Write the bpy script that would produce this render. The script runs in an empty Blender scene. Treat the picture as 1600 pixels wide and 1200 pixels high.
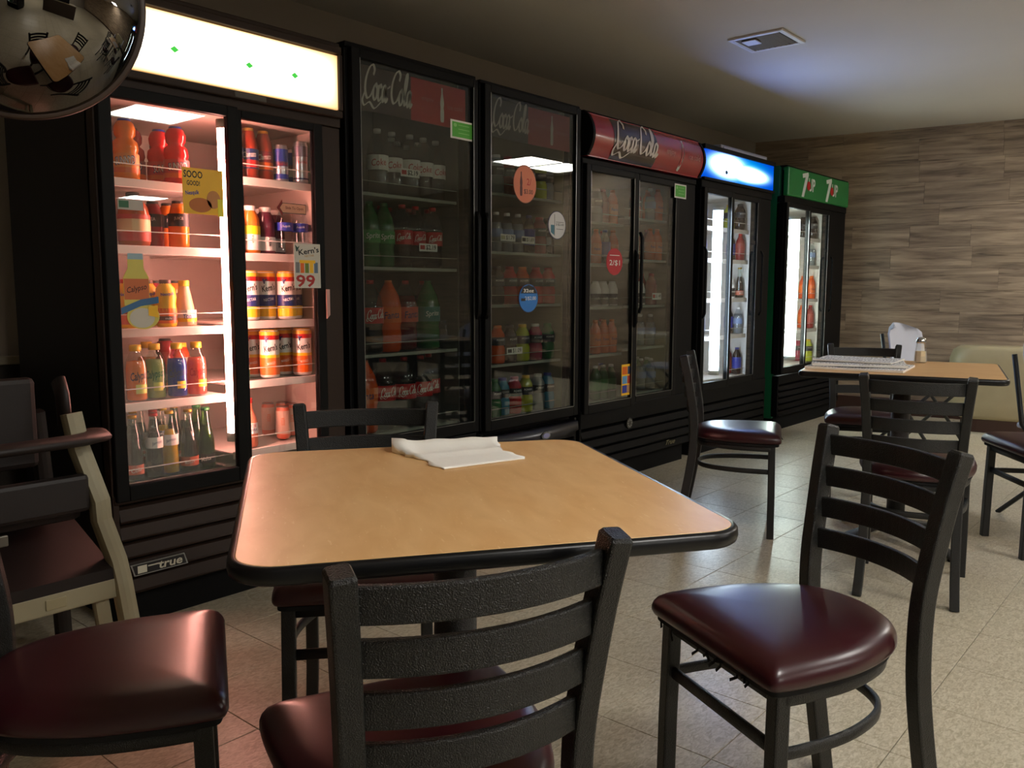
import bpy, bmesh, math, random
from mathutils import Vector, Matrix
R_ = random.Random(7)
PI = math.pi
SC = bpy.context.scene
COL = SC.collection

# ------------------------------------------------------------------ camera
CAM_H = 1.085
F_PX = 1321.1
YAW, PITCH, ROLL = 0.86332571, 0.11245306, -0.0022507
def _axes():
    cy, sy, cp, sp = math.cos(YAW), math.sin(YAW), math.cos(PITCH), math.sin(PITCH)
    fwd = Vector((sy*cp, cy*cp, -sp)); right = Vector((cy, -sy, 0)); down = -right.cross(fwd)
    cr, sr = math.cos(ROLL), math.sin(ROLL)
    return cr*right+sr*down, -sr*right+cr*down, fwd
A_R, A_D, A_F = _axes()
cam_d = bpy.data.cameras.new('camera'); cam = bpy.data.objects.new('camera', cam_d); COL.objects.link(cam)
cam_d.sensor_fit = 'HORIZONTAL'; cam_d.sensor_width = 36.0; cam_d.lens = 36.0*F_PX/1600.0
cam_d.clip_start = 0.02; cam_d.clip_end = 60
m = Matrix.Identity(4)
for i in range(3):
    m[i][0] = A_R[i]; m[i][1] = -A_D[i]; m[i][2] = -A_F[i]
m[2][3] = CAM_H
cam.matrix_world = m
SC.camera = cam

# ------------------------------------------------------------------ world, exposure, lamps of the room
w = bpy.data.worlds.new('world'); SC.world = w; w.use_nodes = True
w.node_tree.nodes['Background'].inputs[0].default_value = (0.9, 0.95, 1, 1)
w.node_tree.nodes['Background'].inputs[1].default_value = 0.02
SC.view_settings.view_transform = 'Standard'; SC.view_settings.look = 'None'
SC.view_settings.gamma = 1.0; SC.view_settings.use_curve_mapping = False
SC.view_settings.exposure = 0.0
SC.cycles.use_denoising = True
SC.cycles.max_bounces = 8; SC.cycles.diffuse_bounces = 4; SC.cycles.glossy_bounces = 4
SC.cycles.transparent_max_bounces = 24; SC.cycles.transmission_bounces = 6
SC.cycles.caustics_reflective = False; SC.cycles.caustics_refractive = False
SC.cycles.sample_clamp_indirect = 4.0

L_TROFFER = 38.0          # radiance of the ceiling panels
L_TUBE1 = 92.0            # pink tube of the first cooler
L_TUBE = 30.0             # blue-white tubes of the two far coolers
L_SIGN1 = 3.2
L_SIGN5 = 28.0

def px(u, v, y):
    """x of the point seen at (u, v) on the vertical plane y"""
    d = A_R*((u-800)/F_PX)+A_D*((v-600)/F_PX)+A_F
    return d.x*y/d.y
def pz(u, v, y):
    d = A_R*((u-800)/F_PX)+A_D*((v-600)/F_PX)+A_F
    return CAM_H+d.z*y/d.y

# ------------------------------------------------------------------ materials
def lin(c):
    out = []
    for k in c:
        k /= 255.0
        out.append(k/12.92 if k <= 0.04045 else ((k+0.055)/1.055)**2.4)
    return tuple(out)+(1.0,)
_M = {}
def new_mat(name):
    m = bpy.data.materials.new(name); m.use_nodes = True
    nt = m.node_tree
    return m, nt, nt.nodes['Principled BSDF'], nt.nodes['Material Output']
def mat(name, rgb, rough=0.5, metal=0.0, coat=0.0, var=0.08, vscale=12.0, bump=0.0, bscale=200.0, spec=0.5):
    if name in _M: return _M[name]
    m, nt, b, out = new_mat(name)
    c = lin(rgb)
    tc = nt.nodes.new('ShaderNodeTexCoord')
    n = nt.nodes.new('ShaderNodeTexNoise'); n.inputs['Scale'].default_value = vscale; n.inputs['Detail'].default_value = 4
    nt.links.new(tc.outputs['Object'], n.inputs['Vector'])
    mx = nt.nodes.new('ShaderNodeMix'); mx.data_type = 'RGBA'
    nt.links.new(n.outputs['Fac'], mx.inputs[0])
    mx.inputs[6].default_value = tuple(x*(1-var) for x in c[:3])+(1,)
    mx.inputs[7].default_value = tuple(min(1, x*(1+var)) for x in c[:3])+(1,)
    nt.links.new(mx.outputs[2], b.inputs['Base Color'])
    b.inputs['Roughness'].default_value = rough; b.inputs['Metallic'].default_value = metal
    b.inputs['Coat Weight'].default_value = coat; b.inputs['Coat Roughness'].default_value = 0.08
    b.inputs['Specular IOR Level'].default_value = spec
    if bump:
        n2 = nt.nodes.new('ShaderNodeTexNoise'); n2.inputs['Scale'].default_value = bscale; n2.inputs['Detail'].default_value = 2
        nt.links.new(tc.outputs['Object'], n2.inputs['Vector'])
        bp = nt.nodes.new('ShaderNodeBump'); bp.inputs['Strength'].default_value = bump; bp.inputs['Distance'].default_value = 0.002
        nt.links.new(n2.outputs['Fac'], bp.inputs['Height']); nt.links.new(bp.outputs['Normal'], b.inputs['Normal'])
    _M[name] = m
    return m
def emit(name, rgb, strength):
    if name in _M: return _M[name]
    m, nt, b, out = new_mat(name)
    nt.nodes.remove(b)
    e = nt.nodes.new('ShaderNodeEmission'); e.inputs[0].default_value = tuple(rgb)+(1,); e.inputs[1].default_value = strength
    nt.links.new(e.outputs[0], out.inputs[0]); _M[name] = m
    return m
def glass(name, tint=(1, 1, 1), dirt=0.0, f0=0.07):
    """thin pane: clear with an angle dependent reflection"""
    if name in _M: return _M[name]
    m, nt, b, out = new_mat(name); nt.nodes.remove(b)
    g = nt.nodes.new('ShaderNodeNewGeometry')
    dt = nt.nodes.new('ShaderNodeVectorMath'); dt.operation = 'DOT_PRODUCT'
    nt.links.new(g.outputs['Normal'], dt.inputs[0]); nt.links.new(g.outputs['Incoming'], dt.inputs[1])
    def mth(op, a, bb=None):
        x = nt.nodes.new('ShaderNodeMath'); x.operation = op
        if isinstance(a, (int, float)): x.inputs[0].default_value = a
        else: nt.links.new(a, x.inputs[0])
        if bb is not None:
            if isinstance(bb, (int, float)): x.inputs[1].default_value = bb
            else: nt.links.new(bb, x.inputs[1])
        return x.outputs[0]
    a = mth('ABSOLUTE', dt.outputs['Value'])
    k = mth('POWER', mth('SUBTRACT', 1.0, a), 5.0)
    fr = mth('ADD', f0, mth('MULTIPLY', k, 1-f0))
    t = nt.nodes.new('ShaderNodeBsdfTransparent'); t.inputs[0].default_value = tuple(tint)+(1,)
    gl = nt.nodes.new('ShaderNodeBsdfGlossy'); gl.inputs['Roughness'].default_value = 0.01
    gl.inputs['Color'].default_value = (1, 1, 1, 1)
    mx = nt.nodes.new('ShaderNodeMixShader')
    nt.links.new(fr, mx.inputs[0]); nt.links.new(t.outputs[0], mx.inputs[1]); nt.links.new(gl.outputs[0], mx.inputs[2])
    last = mx
    if dirt:
        d = nt.nodes.new('ShaderNodeBsdfDiffuse'); d.inputs[0].default_value = (0.5, 0.5, 0.46, 1)
        mx2 = nt.nodes.new('ShaderNodeMixShader'); mx2.inputs[0].default_value = dirt
        nt.links.new(mx.outputs[0], mx2.inputs[1]); nt.links.new(d.outputs[0], mx2.inputs[2]); last = mx2
    nt.links.new(last.outputs[0], out.inputs[0]); _M[name] = m
    return m
def liquid(name, rgb, glow=0.45, rough=0.12):
    """coloured drink in a plastic or glass bottle: diffuse plus translucent, glossy skin"""
    if name in _M: return _M[name]
    m, nt, b, out = new_mat(name)
    c = lin(rgb)
    b.inputs['Base Color'].default_value = c; b.inputs['Roughness'].default_value = rough
    b.inputs['Coat Weight'].default_value = 0.3
    t = nt.nodes.new('ShaderNodeBsdfTranslucent'); t.inputs[0].default_value = c
    mx = nt.nodes.new('ShaderNodeMixShader'); mx.inputs[0].default_value = glow
    nt.links.new(b.outputs[0], mx.inputs[1]); nt.links.new(t.outputs[0], mx.inputs[2])
    nt.links.new(mx.outputs[0], out.inputs[0]); _M[name] = m
    return m

# ------------------------------------------------------------------ mesh builder
class MB:
    def __init__(s): s.v = []; s.f = []; s.mi = []; s.mats = []; s.sm = []
    def idx(s, m):
        if m not in s.mats: s.mats.append(m)
        return s.mats.index(m)
    def add(s, vs, fs, m, smooth=False):
        o = len(s.v); s.v += [tuple(p) for p in vs]; k = s.idx(m)
        for f in fs: s.f.append([i+o for i in f]); s.mi.append(k); s.sm.append(smooth)
        return s
    def box(s, x0, x1, y0, y1, z0, z1, m, bev=0.0):
        if bev <= 0:
            vs = [(x, y, z) for z in (z0, z1) for y in (y0, y1) for x in (x0, x1)]
            return s.add(vs, [(0, 2, 3, 1), (4, 5, 7, 6), (0, 1, 5, 4), (2, 6, 7, 3), (0, 4, 6, 2), (1, 3, 7, 5)], m)
        bm = bmesh.new(); bmesh.ops.create_cube(bm, size=1)
        for v in bm.verts:
            v.co = Vector(((x0+x1)/2+v.co.x*(x1-x0), (y0+y1)/2+v.co.y*(y1-y0), (z0+z1)/2+v.co.z*(z1-z0)))
        bmesh.ops.bevel(bm, geom=bm.edges[:], offset=min(bev, 0.49*min(x1-x0, y1-y0, z1-z0)), segments=2, affect='EDGES', profile=0.5)
        return s.bm(bm, m)
    def bm(s, bm, m, smooth=False):
        bm.verts.index_update()
        s.add([v.co[:] for v in bm.verts], [[v.index for v in f.verts] for f in bm.faces], m, smooth); bm.free(); return s
    def lathe(s, prof, m, n=20, sq=None, caps=True, c=(0, 0), smooth=True):
        """prof: (r, z) list bottom to top; sq: superellipse exponent for squarish bodies"""
        vs = []; fs = []
        for r, z in prof:
            for i in range(n):
                a = 2*PI*i/n; ca, sa = math.cos(a), math.sin(a)
                k = 1.0 if not sq else 1.0/((abs(ca)**sq+abs(sa)**sq)**(1.0/sq))
                vs.append((c[0]+r*k*ca, c[1]+r*k*sa, z))
        for j in range(len(prof)-1):
            for i in range(n):
                a = j*n+i; b = j*n+(i+1) % n
                fs.append((a, b, b+n, a+n))
        if caps:
            fs.append(tuple(range(n))[::-1]); fs.append(tuple(range((len(prof)-1)*n, len(prof)*n)))
        return s.add(vs, fs, m, smooth)
    def sweep(s, pts, sw, sh, side, m, cap=True, n=12, closed=False, ex=3.2, smooth=True):
        pts = [Vector(p) for p in pts]; N = len(pts); vs = []; fs = []
        for i, p in enumerate(pts):
            if closed: t = pts[(i+1) % N]-pts[i-1]
            else: t = pts[min(i+1, N-1)]-pts[max(i-1, 0)]
            t.normalize(); sd = Vector(side)
            a = sd-sd.dot(t)*t; a.normalize(); b = t.cross(a)
            for k in range(n):
                th = 2*PI*(k+0.5)/n; c_, s_ = math.cos(th), math.sin(th)
                q = 1.0/((abs(c_)**ex+abs(s_)**ex)**(1/ex))
                vs.append(p+a*(sw/2*c_*q)+b*(sh/2*s_*q))
        M = N if closed else N-1
        for i in range(M):
            for k in range(n):
                a = i*n+k; b = i*n+(k+1) % n; j = ((i+1) % N)*n
                fs.append((a, b, j+(k+1) % n, j+k))
        if cap and not closed:
            fs.append(tuple(range(n))[::-1]); fs.append(tuple(range((N-1)*n, N*n)))
        return s.add(vs, fs, m, smooth)
    def bar(s, pts, sw, sh, side, m, r=.004, cham=0.0):
        pts = [Vector(p) for p in pts]; N = len(pts); vs = []; fs = []
        sec = []
        for cx, cy, a0 in ((sw/2-r, sh/2-r, 0), (-sw/2+r, sh/2-r, PI/2), (-sw/2+r, -sh/2+r, PI), (sw/2-r, -sh/2+r, 1.5*PI)):
            for k in range(3):
                a = a0+PI/4*k; sec.append((cx+r*math.cos(a), cy+r*math.sin(a)))
        n = len(sec); rows = []
        for i, p in enumerate(pts):
            t = pts[min(i+1, N-1)]-pts[max(i-1, 0)]; t.normalize(); sd = Vector(side)
            a = sd-sd.dot(t)*t; a.normalize(); b = t.cross(a)
            rows.append([p+a*x+b*y for x, y in sec])
            if i == N-1 and cham: rows.append([p+t*cham+a*x*.82+b*y*.82 for x, y in sec])
        for r_ in rows: vs += r_
        for i in range(len(rows)-1):
            for k in range(n):
                a = i*n+k; b = i*n+(k+1) % n; fs.append((a, b, b+n, a+n))
        fs.append(tuple(range(n))[::-1]); fs.append(tuple(range((len(rows)-1)*n, len(rows)*n)))
        s.add(vs, fs, m, False)
        return s
    def prism(s, outline, z0, z1, m, bev=0.0, smooth=False):
        """outline (x, y) counter-clockwise extruded in z"""
        bm = bmesh.new(); vs = [bm.verts.new((x, y, z0)) for x, y in outline]
        f = bm.faces.new(vs); r = bmesh.ops.extrude_face_region(bm, geom=[f])
        for v in r['geom']:
            if isinstance(v, bmesh.types.BMVert): v.co.z = z1
        bmesh.ops.recalc_face_normals(bm, faces=bm.faces[:])
        if bev:
            ed = [e for e in bm.edges if abs(e.verts[0].co.z-e.verts[1].co.z) < 1e-6]
            bmesh.ops.bevel(bm, geom=ed, offset=bev, segments=3, affect='EDGES', profile=0.5)
        return s.bm(bm, m, smooth)
    def quad(s, a, b, c, d, m): return s.add([a, b, c, d], [(0, 1, 2, 3)], m)
    def mesh(s, name):
        me = bpy.data.meshes.new(name); me.from_pydata(s.v, [], s.f)
        for m_ in s.mats: me.materials.append(m_)
        me.polygons.foreach_set('material_index', s.mi); me.polygons.foreach_set('use_smooth', s.sm)
        me.update(); return me
def link(name, data, parent=None, loc=(0, 0, 0), rz=0.0):
    me = data.mesh(name) if isinstance(data, MB) else data
    o = bpy.data.objects.new(name, me); COL.objects.link(o)
    o.location = loc; o.rotation_euler = (0, 0, rz)
    if parent: o.parent = parent
    return o
def empty(name, loc=(0, 0, 0), rz=0.0):
    o = bpy.data.objects.new(name, None); COL.objects.link(o); o.location = loc; o.rotation_euler = (0, 0, rz)
    o.empty_display_size = 0.05; return o
def tag(o, label, cat, group=None):
    o['label'] = label; o['category'] = cat
    if group: o['group'] = group
    return o
def struct(o): o['kind'] = 'structure'; return o
def part(name, mb, parent, label=None):
    o = link(name, mb, parent)
    if label: o['label'] = label
    return o
def copy_tree(o, parent=None):
    c = o.copy(); COL.objects.link(c); c.parent = parent
    for ch in o.children: copy_tree(ch, c)
    return c

# ------------------------------------------------------------------ lettering
_T = {}
def text_geo(s0):
    if s0 in _T: return _T[s0]
    s = s0.lstrip('*')
    cu = bpy.data.curves.new('t', 'FONT'); cu.body = s; cu.size = 1.0; cu.resolution_u = 2; cu.align_x = 'CENTER'; cu.offset = 0.022 if s0[0] == '*' else 0.004
    ob = bpy.data.objects.new('t', cu); COL.objects.link(ob)
    me = bpy.data.meshes.new_from_object(ob)
    g = ([tuple(v.co) for v in me.vertices], [tuple(p.vertices) for p in me.polygons])
    xs = [v[0] for v in g[0]]; ys = [v[1] for v in g[0]]
    cx, cy = (min(xs)+max(xs))/2, (min(ys)+max(ys))/2
    g = ([(a-cx, b-cy) for a, b, _ in g[0]], g[1], max(xs)-min(xs), max(ys)-min(ys))
    bpy.data.objects.remove(ob); bpy.data.meshes.remove(me); bpy.data.curves.remove(cu)
    _T[s0] = g; return g
# swashy script strokes, pen-nib ribbons
def _cr(pts, n=6):
    out = []
    for i in range(len(pts)-1):
        p0 = pts[max(i-1, 0)]; p1 = pts[i]; p2 = pts[i+1]; p3 = pts[min(i+2, len(pts)-1)]
        for k in range(n):
            t = k/n
            out.append(tuple(0.5*((2*b)+(-a+c)*t+(2*a-5*b+4*c-d)*t*t+(-a+3*b-3*c+d)*t**3) for a, b, c, d in zip(p0, p1, p2, p3)))
    out.append(pts[-1]); return out
_GL = {
 'C': (0.62, [[(.60, .74), (.66, .92), (.52, 1.04), (.30, .92), (.12, .60), (.10, .25), (.26, .02), (.48, .10), (.64, .30)]]),
 'o': (0.34, [[(.20, .50), (.06, .36), (.04, .12), (.16, .0), (.28, .12), (.30, .36), (.20, .50), (.26, .40), (.40, .46)]]),
 'c': (0.30, [[(.26, .40), (.18, .50), (.06, .36), (.04, .10), (.14, .0), (.30, .16)]]),
 'a': (0.36, [[(.28, .44), (.16, .50), (.04, .34), (.04, .08), (.12, .0), (.26, .24), (.30, .48), (.26, .10), (.32, .0), (.42, .14)]]),
 '-': (0.22, [[(.0, .42), (.10, .46), (.20, .52)]]),
 'l': (0.26, [[(.04, .20), (.20, .62), (.24, .98), (.14, .96), (.06, .50), (.10, .04), (.24, .12)]]),
}
_SW = [[(.10, .20), (-.04, -.06), (.10, -.22), (.44, -.10), (.80, -.26), (1.24, -.02)]]
def script_geo():
    if 'script' in _T: return _T['script']
    vs = []; fs = []; x = 0
    def ribbon(pts, ox, sc=1.0, w=0.060):
        P = _cr([(a*sc+ox, b*sc) for a, b in pts]); o = len(vs)
        for i, p in enumerate(P):
            q = P[min(i+1, len(P)-1)]; r = P[max(i-1, 0)]
            tx, ty = q[0]-r[0], q[1]-r[1]; L = math.hypot(tx, ty) or 1
            nx, ny = -ty/L, tx/L
            k = abs(nx*0.94+ny*0.34)
            ww = w*(0.32+0.85*k)
            vs.append((p[0]+nx*ww, p[1]+ny*ww)); vs.append((p[0]-nx*ww, p[1]-ny*ww))
        for i in range(len(P)-1):
            a = o+2*i; fs.append((a, a+2, a+3, a+1))
    for ch in 'Coca-Cola':
        wd, st = _GL[ch]
        for s_ in st: ribbon(s_, x)
        x += wd
    for s_ in _SW: ribbon(s_, 0, 1.0, 0.05)
    vs2 = [(a-x/2+b*0.18, b-0.35) for a, b in vs]
    _T['script'] = (vs2, fs, x, 1.25); return _T['script']
def put_text(mb, s, m, width=None, height=None, fn=None, shear=0.0, rot=0.0, at=(0, 0)):
    g = script_geo() if s == 'SCRIPT' else text_geo(s)
    k = height/g[3] if height else width/g[2]
    kx = width/g[2] if width else k
    vs = []
    cr, sr = math.cos(rot), math.sin(rot)
    for a, b in g[0]:
        X, Y = (a+shear*b)*kx, b*k
        vs.append(fn(at[0]+X*cr-Y*sr, at[1]+X*sr+Y*cr))
    mb.add(vs, g[1], m)
def front(y):        # print on a plane facing -y
    return lambda a, b: (a, y, b)

# ------------------------------------------------------------------ material palette
BLK = mat('black_plastic', (11, 11, 11), 0.5, spec=0.15)
BLKM = mat('hammered_black_metal', (17, 18, 16), 0.33, 0.0, bump=1.0, bscale=520, spec=0.5)
VINYL = mat('burgundy_vinyl', (52, 12, 20), 0.30, bump=0.05, bscale=600, var=0.12, vscale=5, spec=0.6)
BLACKCLOTH = mat('black_underside', (14, 14, 14), 0.9)
WHITE = mat('white_paint', (226, 226, 220), 0.5)
CARD = mat('white_card', (236, 234, 226), 0.6)
GREYM = mat('brushed_metal', (150, 152, 150), 0.3, 1.0)
CHROME = mat('chrome', (215, 215, 215), 0.08, 1.0)
PANE = glass('cooler_glass', (0.93, 0.95, 0.93), f0=0.055)
PANE_D = glass('dark_cooler_glass', (0.74, 0.77, 0.75), dirt=0.008, f0=0.045)
CLEAR = glass('bottle_glass', (0.88, 0.92, 0.9), f0=0.06)
CLEARP = glass('clear_plastic', (0.9, 0.93, 0.95), f0=0.05)
GREENST = mat('sticker_green', (84, 178, 62), 0.5)
RED = mat('label_red', (190, 20, 24), 0.4)
INK = mat('ink_black', (18, 16, 18), 0.5)
YEL = mat('label_yellow', (246, 190, 30), 0.4)
BLU = mat('label_blue', (28, 46, 150), 0.4)
ORG = mat('label_orange', (226, 104, 24), 0.4)

exec_later = []

# ================================================================== THE SETTING
XC, YC = 7.55, 3.5              # far corner
CEIL = 2.43
# ---- floor: slab and vinyl tiles
def tile_mat():
    m, nt, b, out = new_mat('vinyl_tile')
    tc = nt.nodes.new('ShaderNodeTexCoord'); oi = nt.nodes.new('ShaderNodeObjectInfo')
    g = nt.nodes.new('ShaderNodeNewGeometry')
    n1 = nt.nodes.new('ShaderNodeTexNoise'); n1.inputs['Scale'].default_value = 48; n1.inputs['Detail'].default_value = 6; n1.inputs['Distortion'].default_value = 1.2
    mp = nt.nodes.new('ShaderNodeMapping'); mp.inputs['Scale'].default_value = (1, 2.2, 1); mp.inputs['Rotation'].default_value = (0, 0, 0.5)
    nt.links.new(g.outputs['Position'], mp.inputs[0]); nt.links.new(mp.outputs[0], n1.inputs['Vector'])
    r1 = nt.nodes.new('ShaderNodeValToRGB')
    e = r1.color_ramp.elements; e[0].position = 0.36; e[0].color = lin((172, 162, 138)); e[1].position = 0.66; e[1].color = lin((210, 202, 182))
    x = e.new(0.5); x.color = lin((192, 183, 160))
    nt.links.new(n1.outputs['Fac'], r1.inputs[0])
    n2 = nt.nodes.new('ShaderNodeTexNoise'); n2.inputs['Scale'].default_value = 1.4; n2.inputs['Detail'].default_value = 3
    nt.links.new(g.outputs['Position'], n2.inputs['Vector'])
    mx = nt.nodes.new('ShaderNodeMix'); mx.data_type = 'RGBA'; mx.blend_type = 'MULTIPLY'; mx.inputs[0].default_value = 1
    ad = nt.nodes.new('ShaderNodeMath'); ad.operation = 'MULTIPLY_ADD'; ad.inputs[1].default_value = 0.06; ad.inputs[2].default_value = 0.92
    nt.links.new(oi.outputs['Random'], ad.inputs[0])
    ad2 = nt.nodes.new('ShaderNodeMath'); ad2.operation = 'MULTIPLY_ADD'; ad2.inputs[1].default_value = 0.25
    nt.links.new(n2.outputs['Fac'], ad2.inputs[0]); nt.links.new(ad.outputs[0], ad2.inputs[2])
    sb = nt.nodes.new('ShaderNodeMath'); sb.operation = 'SUBTRACT'; sb.inputs[1].default_value = 0.12
    nt.links.new(ad2.outputs[0], sb.inputs[0])
    nt.links.new(r1.outputs[0], mx.inputs[6]); nt.links.new(sb.outputs[0], mx.inputs[7])
    nt.links.new(mx.outputs[2], b.inputs['Base Color'])
    rr = nt.nodes.new('ShaderNodeMath'); rr.operation = 'MULTIPLY_ADD'; rr.inputs[1].default_value = 0.25; rr.inputs[2].default_value = 0.2
    nt.links.new(n2.outputs['Fac'], rr.inputs[0]); nt.links.new(rr.outputs[0], b.inputs['Roughness'])
    b.inputs['Specular IOR Level'].default_value = 0.45
    return m
TILE = tile_mat()
GROUT = mat('dark_joint', (64, 56, 42), 0.8)
fb = MB().box(-3.2, 9.6, -8.7, 3.6, -0.12, -0.006, GROUT)
floor = struct(link('floor', fb))
T = 0.3048; TX0, TY0 = 2.015, 1.157
tb = MB(); h = T/2-0.0011
tb.add([(-h, -h, -0.006), (h, -h, -0.006), (h, h, -0.006), (-h, h, -0.006),
        (-h, -h, -0.0008), (h, -h, -0.0008), (h, h, -0.0008), (-h, h, -0.0008),
        (-h+.001, -h+.001, 0), (h-.001, -h+.001, 0), (h-.001, h-.001, 0), (-h+.001, h-.001, 0)],
       [(0, 1, 5, 4), (1, 2, 6, 5), (2, 3, 7, 6), (3, 0, 4, 7), (4, 5, 9, 8), (5, 6, 10, 9), (6, 7, 11, 10), (7, 4, 8, 11), (8, 9, 10, 11)], TILE)
tme = tb.mesh('floor_tile'); cells = []; rest = []
for i in range(-17, 25):
    for j in range(-33, 8):
        cx, cy = TX0+(i+.5)*T, TY0+(j+.5)*T
        lim = XC+0.15*(YC-cy)
        if cx > lim+0.2 or cx < -3.1 or cy > 3.6 or cy < -8.6: continue
        if 0.25 < cx < 7.9 and -0.05 < cy < 2.85 and cx-2.4*max(0, .7-cy) > -0.6 and cx > 0.15: cells.append((cx, cy))
        else: rest.append((cx, cy))
cells.sort(key=lambda c: c[0]*c[0]+c[1]*c[1]); rest += cells[290:]; cells = cells[:290]
for cx, cy in cells:
    o = link('floor_tile', tme, floor, (cx, cy, 0), 0)
rb = MB()
for cx, cy in rest:
    rb.add([(cx-h, cy-h, -0.0008), (cx+h, cy-h, -0.0008), (cx+h, cy+h, -0.0008), (cx-h, cy+h, -0.0008),
            (cx-h+.001, cy-h+.001, 0), (cx+h-.001, cy-h+.001, 0), (cx+h-.001, cy+h-.001, 0), (cx-h+.001, cy+h-.001, 0),
            (cx-h, cy-h, -0.006), (cx+h, cy-h, -0.006), (cx+h, cy+h, -0.006), (cx-h, cy+h, -0.006)],
           [(0, 1, 5, 4), (1, 2, 6, 5), (2, 3, 7, 6), (3, 0, 4, 7), (4, 5, 6, 7), (8, 9, 1, 0), (9, 10, 2, 1), (10, 11, 3, 2), (11, 8, 0, 3)], TILE)
o = part('floor_tiling', rb, floor); o['kind'] = 'stuff'
# ---- ceiling
CEILM = mat('ceiling_paint', (204, 199, 190), 0.9, bump=0.35, bscale=90, var=0.03, vscale=3)
cb = MB()
holes = [(3.32, -1.28, .62, .62), (7.35, -0.62, 1.22, .62), (6.2, -7.35, .62, .62), (0.2, -4.6, 1.22, .62), (3.4, -4.6, 1.22, .62), (1.15, -0.75, .62, .62)]  # last panel is added to brighten table and floor, the one before for balance
cb.box(-3.2, 9.6, -8.7, 3.6, CEIL, CEIL+0.1, CEILM)
struct(link('ceiling', cb))
# ---- walls
WALLM = mat('beige_wall_paint', (166, 158, 146), 0.75, bump=0.1, bscale=120, var=0.05, vscale=2)
struct(link('wall_left', MB().box(-3.2, XC+0.1, YC, YC+0.1, -0.1, CEIL+0.02, WALLM)))
struct(link('wall_back', MB().box(-3.2, -3.0, -8.7, YC, -0.1, CEIL+0.02, WALLM)))
struct(link('wall_right', MB().box(-3.2, 9.6, -8.8, -8.6, -0.1, CEIL+0.02, WALLM)))
WANG = math.atan2(-1.0, 0.149)               # direction of the slanted far wall
wall_far = struct(link('wall_far', MB().box(0, 12.3, 0.012, 0.12, -0.1, CEIL+0.02, mat('wall_backing', (50, 40, 30), 0.9)), None, (XC, YC, 0), WANG))
def plank_mat():
    m, nt, b, out = new_mat('wood_plank')
    tc = nt.nodes.new('ShaderNodeTexCoord'); oi = nt.nodes.new('ShaderNodeObjectInfo')
    ad = nt.nodes.new('ShaderNodeVectorMath'); ad.operation = 'MULTIPLY_ADD'
    cmb = nt.nodes.new('ShaderNodeCombineXYZ')
    for i in range(3): nt.links.new(oi.outputs['Random'], cmb.inputs[i])
    nt.links.new(cmb.outputs[0], ad.inputs[0]); ad.inputs[1].default_value = (37, 19, 53)
    nt.links.new(tc.outputs['Object'], ad.inputs[2])
    mp = nt.nodes.new('ShaderNodeMapping'); mp.inputs['Scale'].default_value = (1.3, 4, 15)
    nt.links.new(ad.outputs[0], mp.inputs[0])
    n = nt.nodes.new('ShaderNodeTexNoise'); n.inputs['Scale'].default_value = 1.3; n.inputs['Detail'].default_value = 8; n.inputs['Roughness'].default_value = 0.62; n.inputs['Distortion'].default_value = 0.5
    nt.links.new(mp.outputs[0], n.inputs['Vector'])
    r = nt.nodes.new('ShaderNodeValToRGB'); e = r.color_ramp.elements
    e[0].position = 0.30; e[0].color = lin((100, 84, 68)); e[1].position = 0.70; e[1].color = lin((170, 149, 119))
    for p, c in ((0.40, (122, 104, 84)), (0.50, (143, 123, 99)), (0.6, (158, 137, 110))):
        x = e.new(p); x.color = lin(c)
    mpk = nt.nodes.new('ShaderNodeMapping'); mpk.inputs['Scale'].default_value = (2.2, 6, 42); nt.links.new(ad.outputs[0], mpk.inputs[0])
    nk = nt.nodes.new('ShaderNodeTexNoise'); nk.inputs['Scale'].default_value = 1.1; nk.inputs['Detail'].default_value = 5; nk.inputs['Distortion'].default_value = .8; nt.links.new(mpk.outputs[0], nk.inputs['Vector'])
    rk = nt.nodes.new('ShaderNodeValToRGB'); ek = rk.color_ramp.elements; ek[0].position = .56; ek[0].color = (1, 1, 1, 1); ek[1].position = .74; ek[1].color = (.36, .33, .31, 1); nt.links.new(nk.outputs['Fac'], rk.inputs[0])
    mk = nt.nodes.new('ShaderNodeMix'); mk.data_type = 'RGBA'; mk.blend_type = 'MULTIPLY'; mk.inputs[0].default_value = 1.0
    nt.links.new(n.outputs['Fac'], r.inputs[0])
    hs = nt.nodes.new('ShaderNodeHueSaturation')
    v = nt.nodes.new('ShaderNodeMath'); v.operation = 'MULTIPLY_ADD'; v.inputs[1].default_value = 0.34; v.inputs[2].default_value = 1.10
    nt.links.new(oi.outputs['Random'], v.inputs[0]); nt.links.new(v.outputs[0], hs.inputs['Value'])
    hs.inputs['Saturation'].default_value = 0.85
    nt.links.new(r.outputs[0], mk.inputs[6]); nt.links.new(rk.outputs[0], mk.inputs[7]); nt.links.new(mk.outputs[2], hs.inputs['Color']); nt.links.new(hs.outputs[0], b.inputs['Base Color'])
    b.inputs['Roughness'].default_value = 0.5
    return m
PLANK = plank_mat()
def plank_geo(mb, x0, x1, z0, z1, d):
    e = 0.0007
    mb.box(x0+e, x1-e, -d, 0.012, z0+e, z1-e, PLANK, 0)
pr = MB()
row = 0; z = 0.0
while z < CEIL-0.01:
    z1 = min(z+0.18, CEIL)
    x = -0.02-R_.random()*0.6
    while x < 12.3:
        L = R_.choice((0.46, 0.62, 0.9, 1.22)); x1 = min(x+L, 12.3); xa = max(x, 0.0)
        if x1 > xa+0.02:
            d = R_.uniform(0.0, 0.0012)
            if xa < 3.4:
                b_ = MB(); plank_geo(b_, xa-(xa+x1)/2, x1-(xa+x1)/2, -(z1-z)/2, (z1-z)/2, d)
                link('plank', b_, wall_far, ((xa+x1)/2, 0, (z+z1)/2))
            else: plank_geo(pr, xa, x1, z, z1, d)
        x = x1
    z = z1
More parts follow.
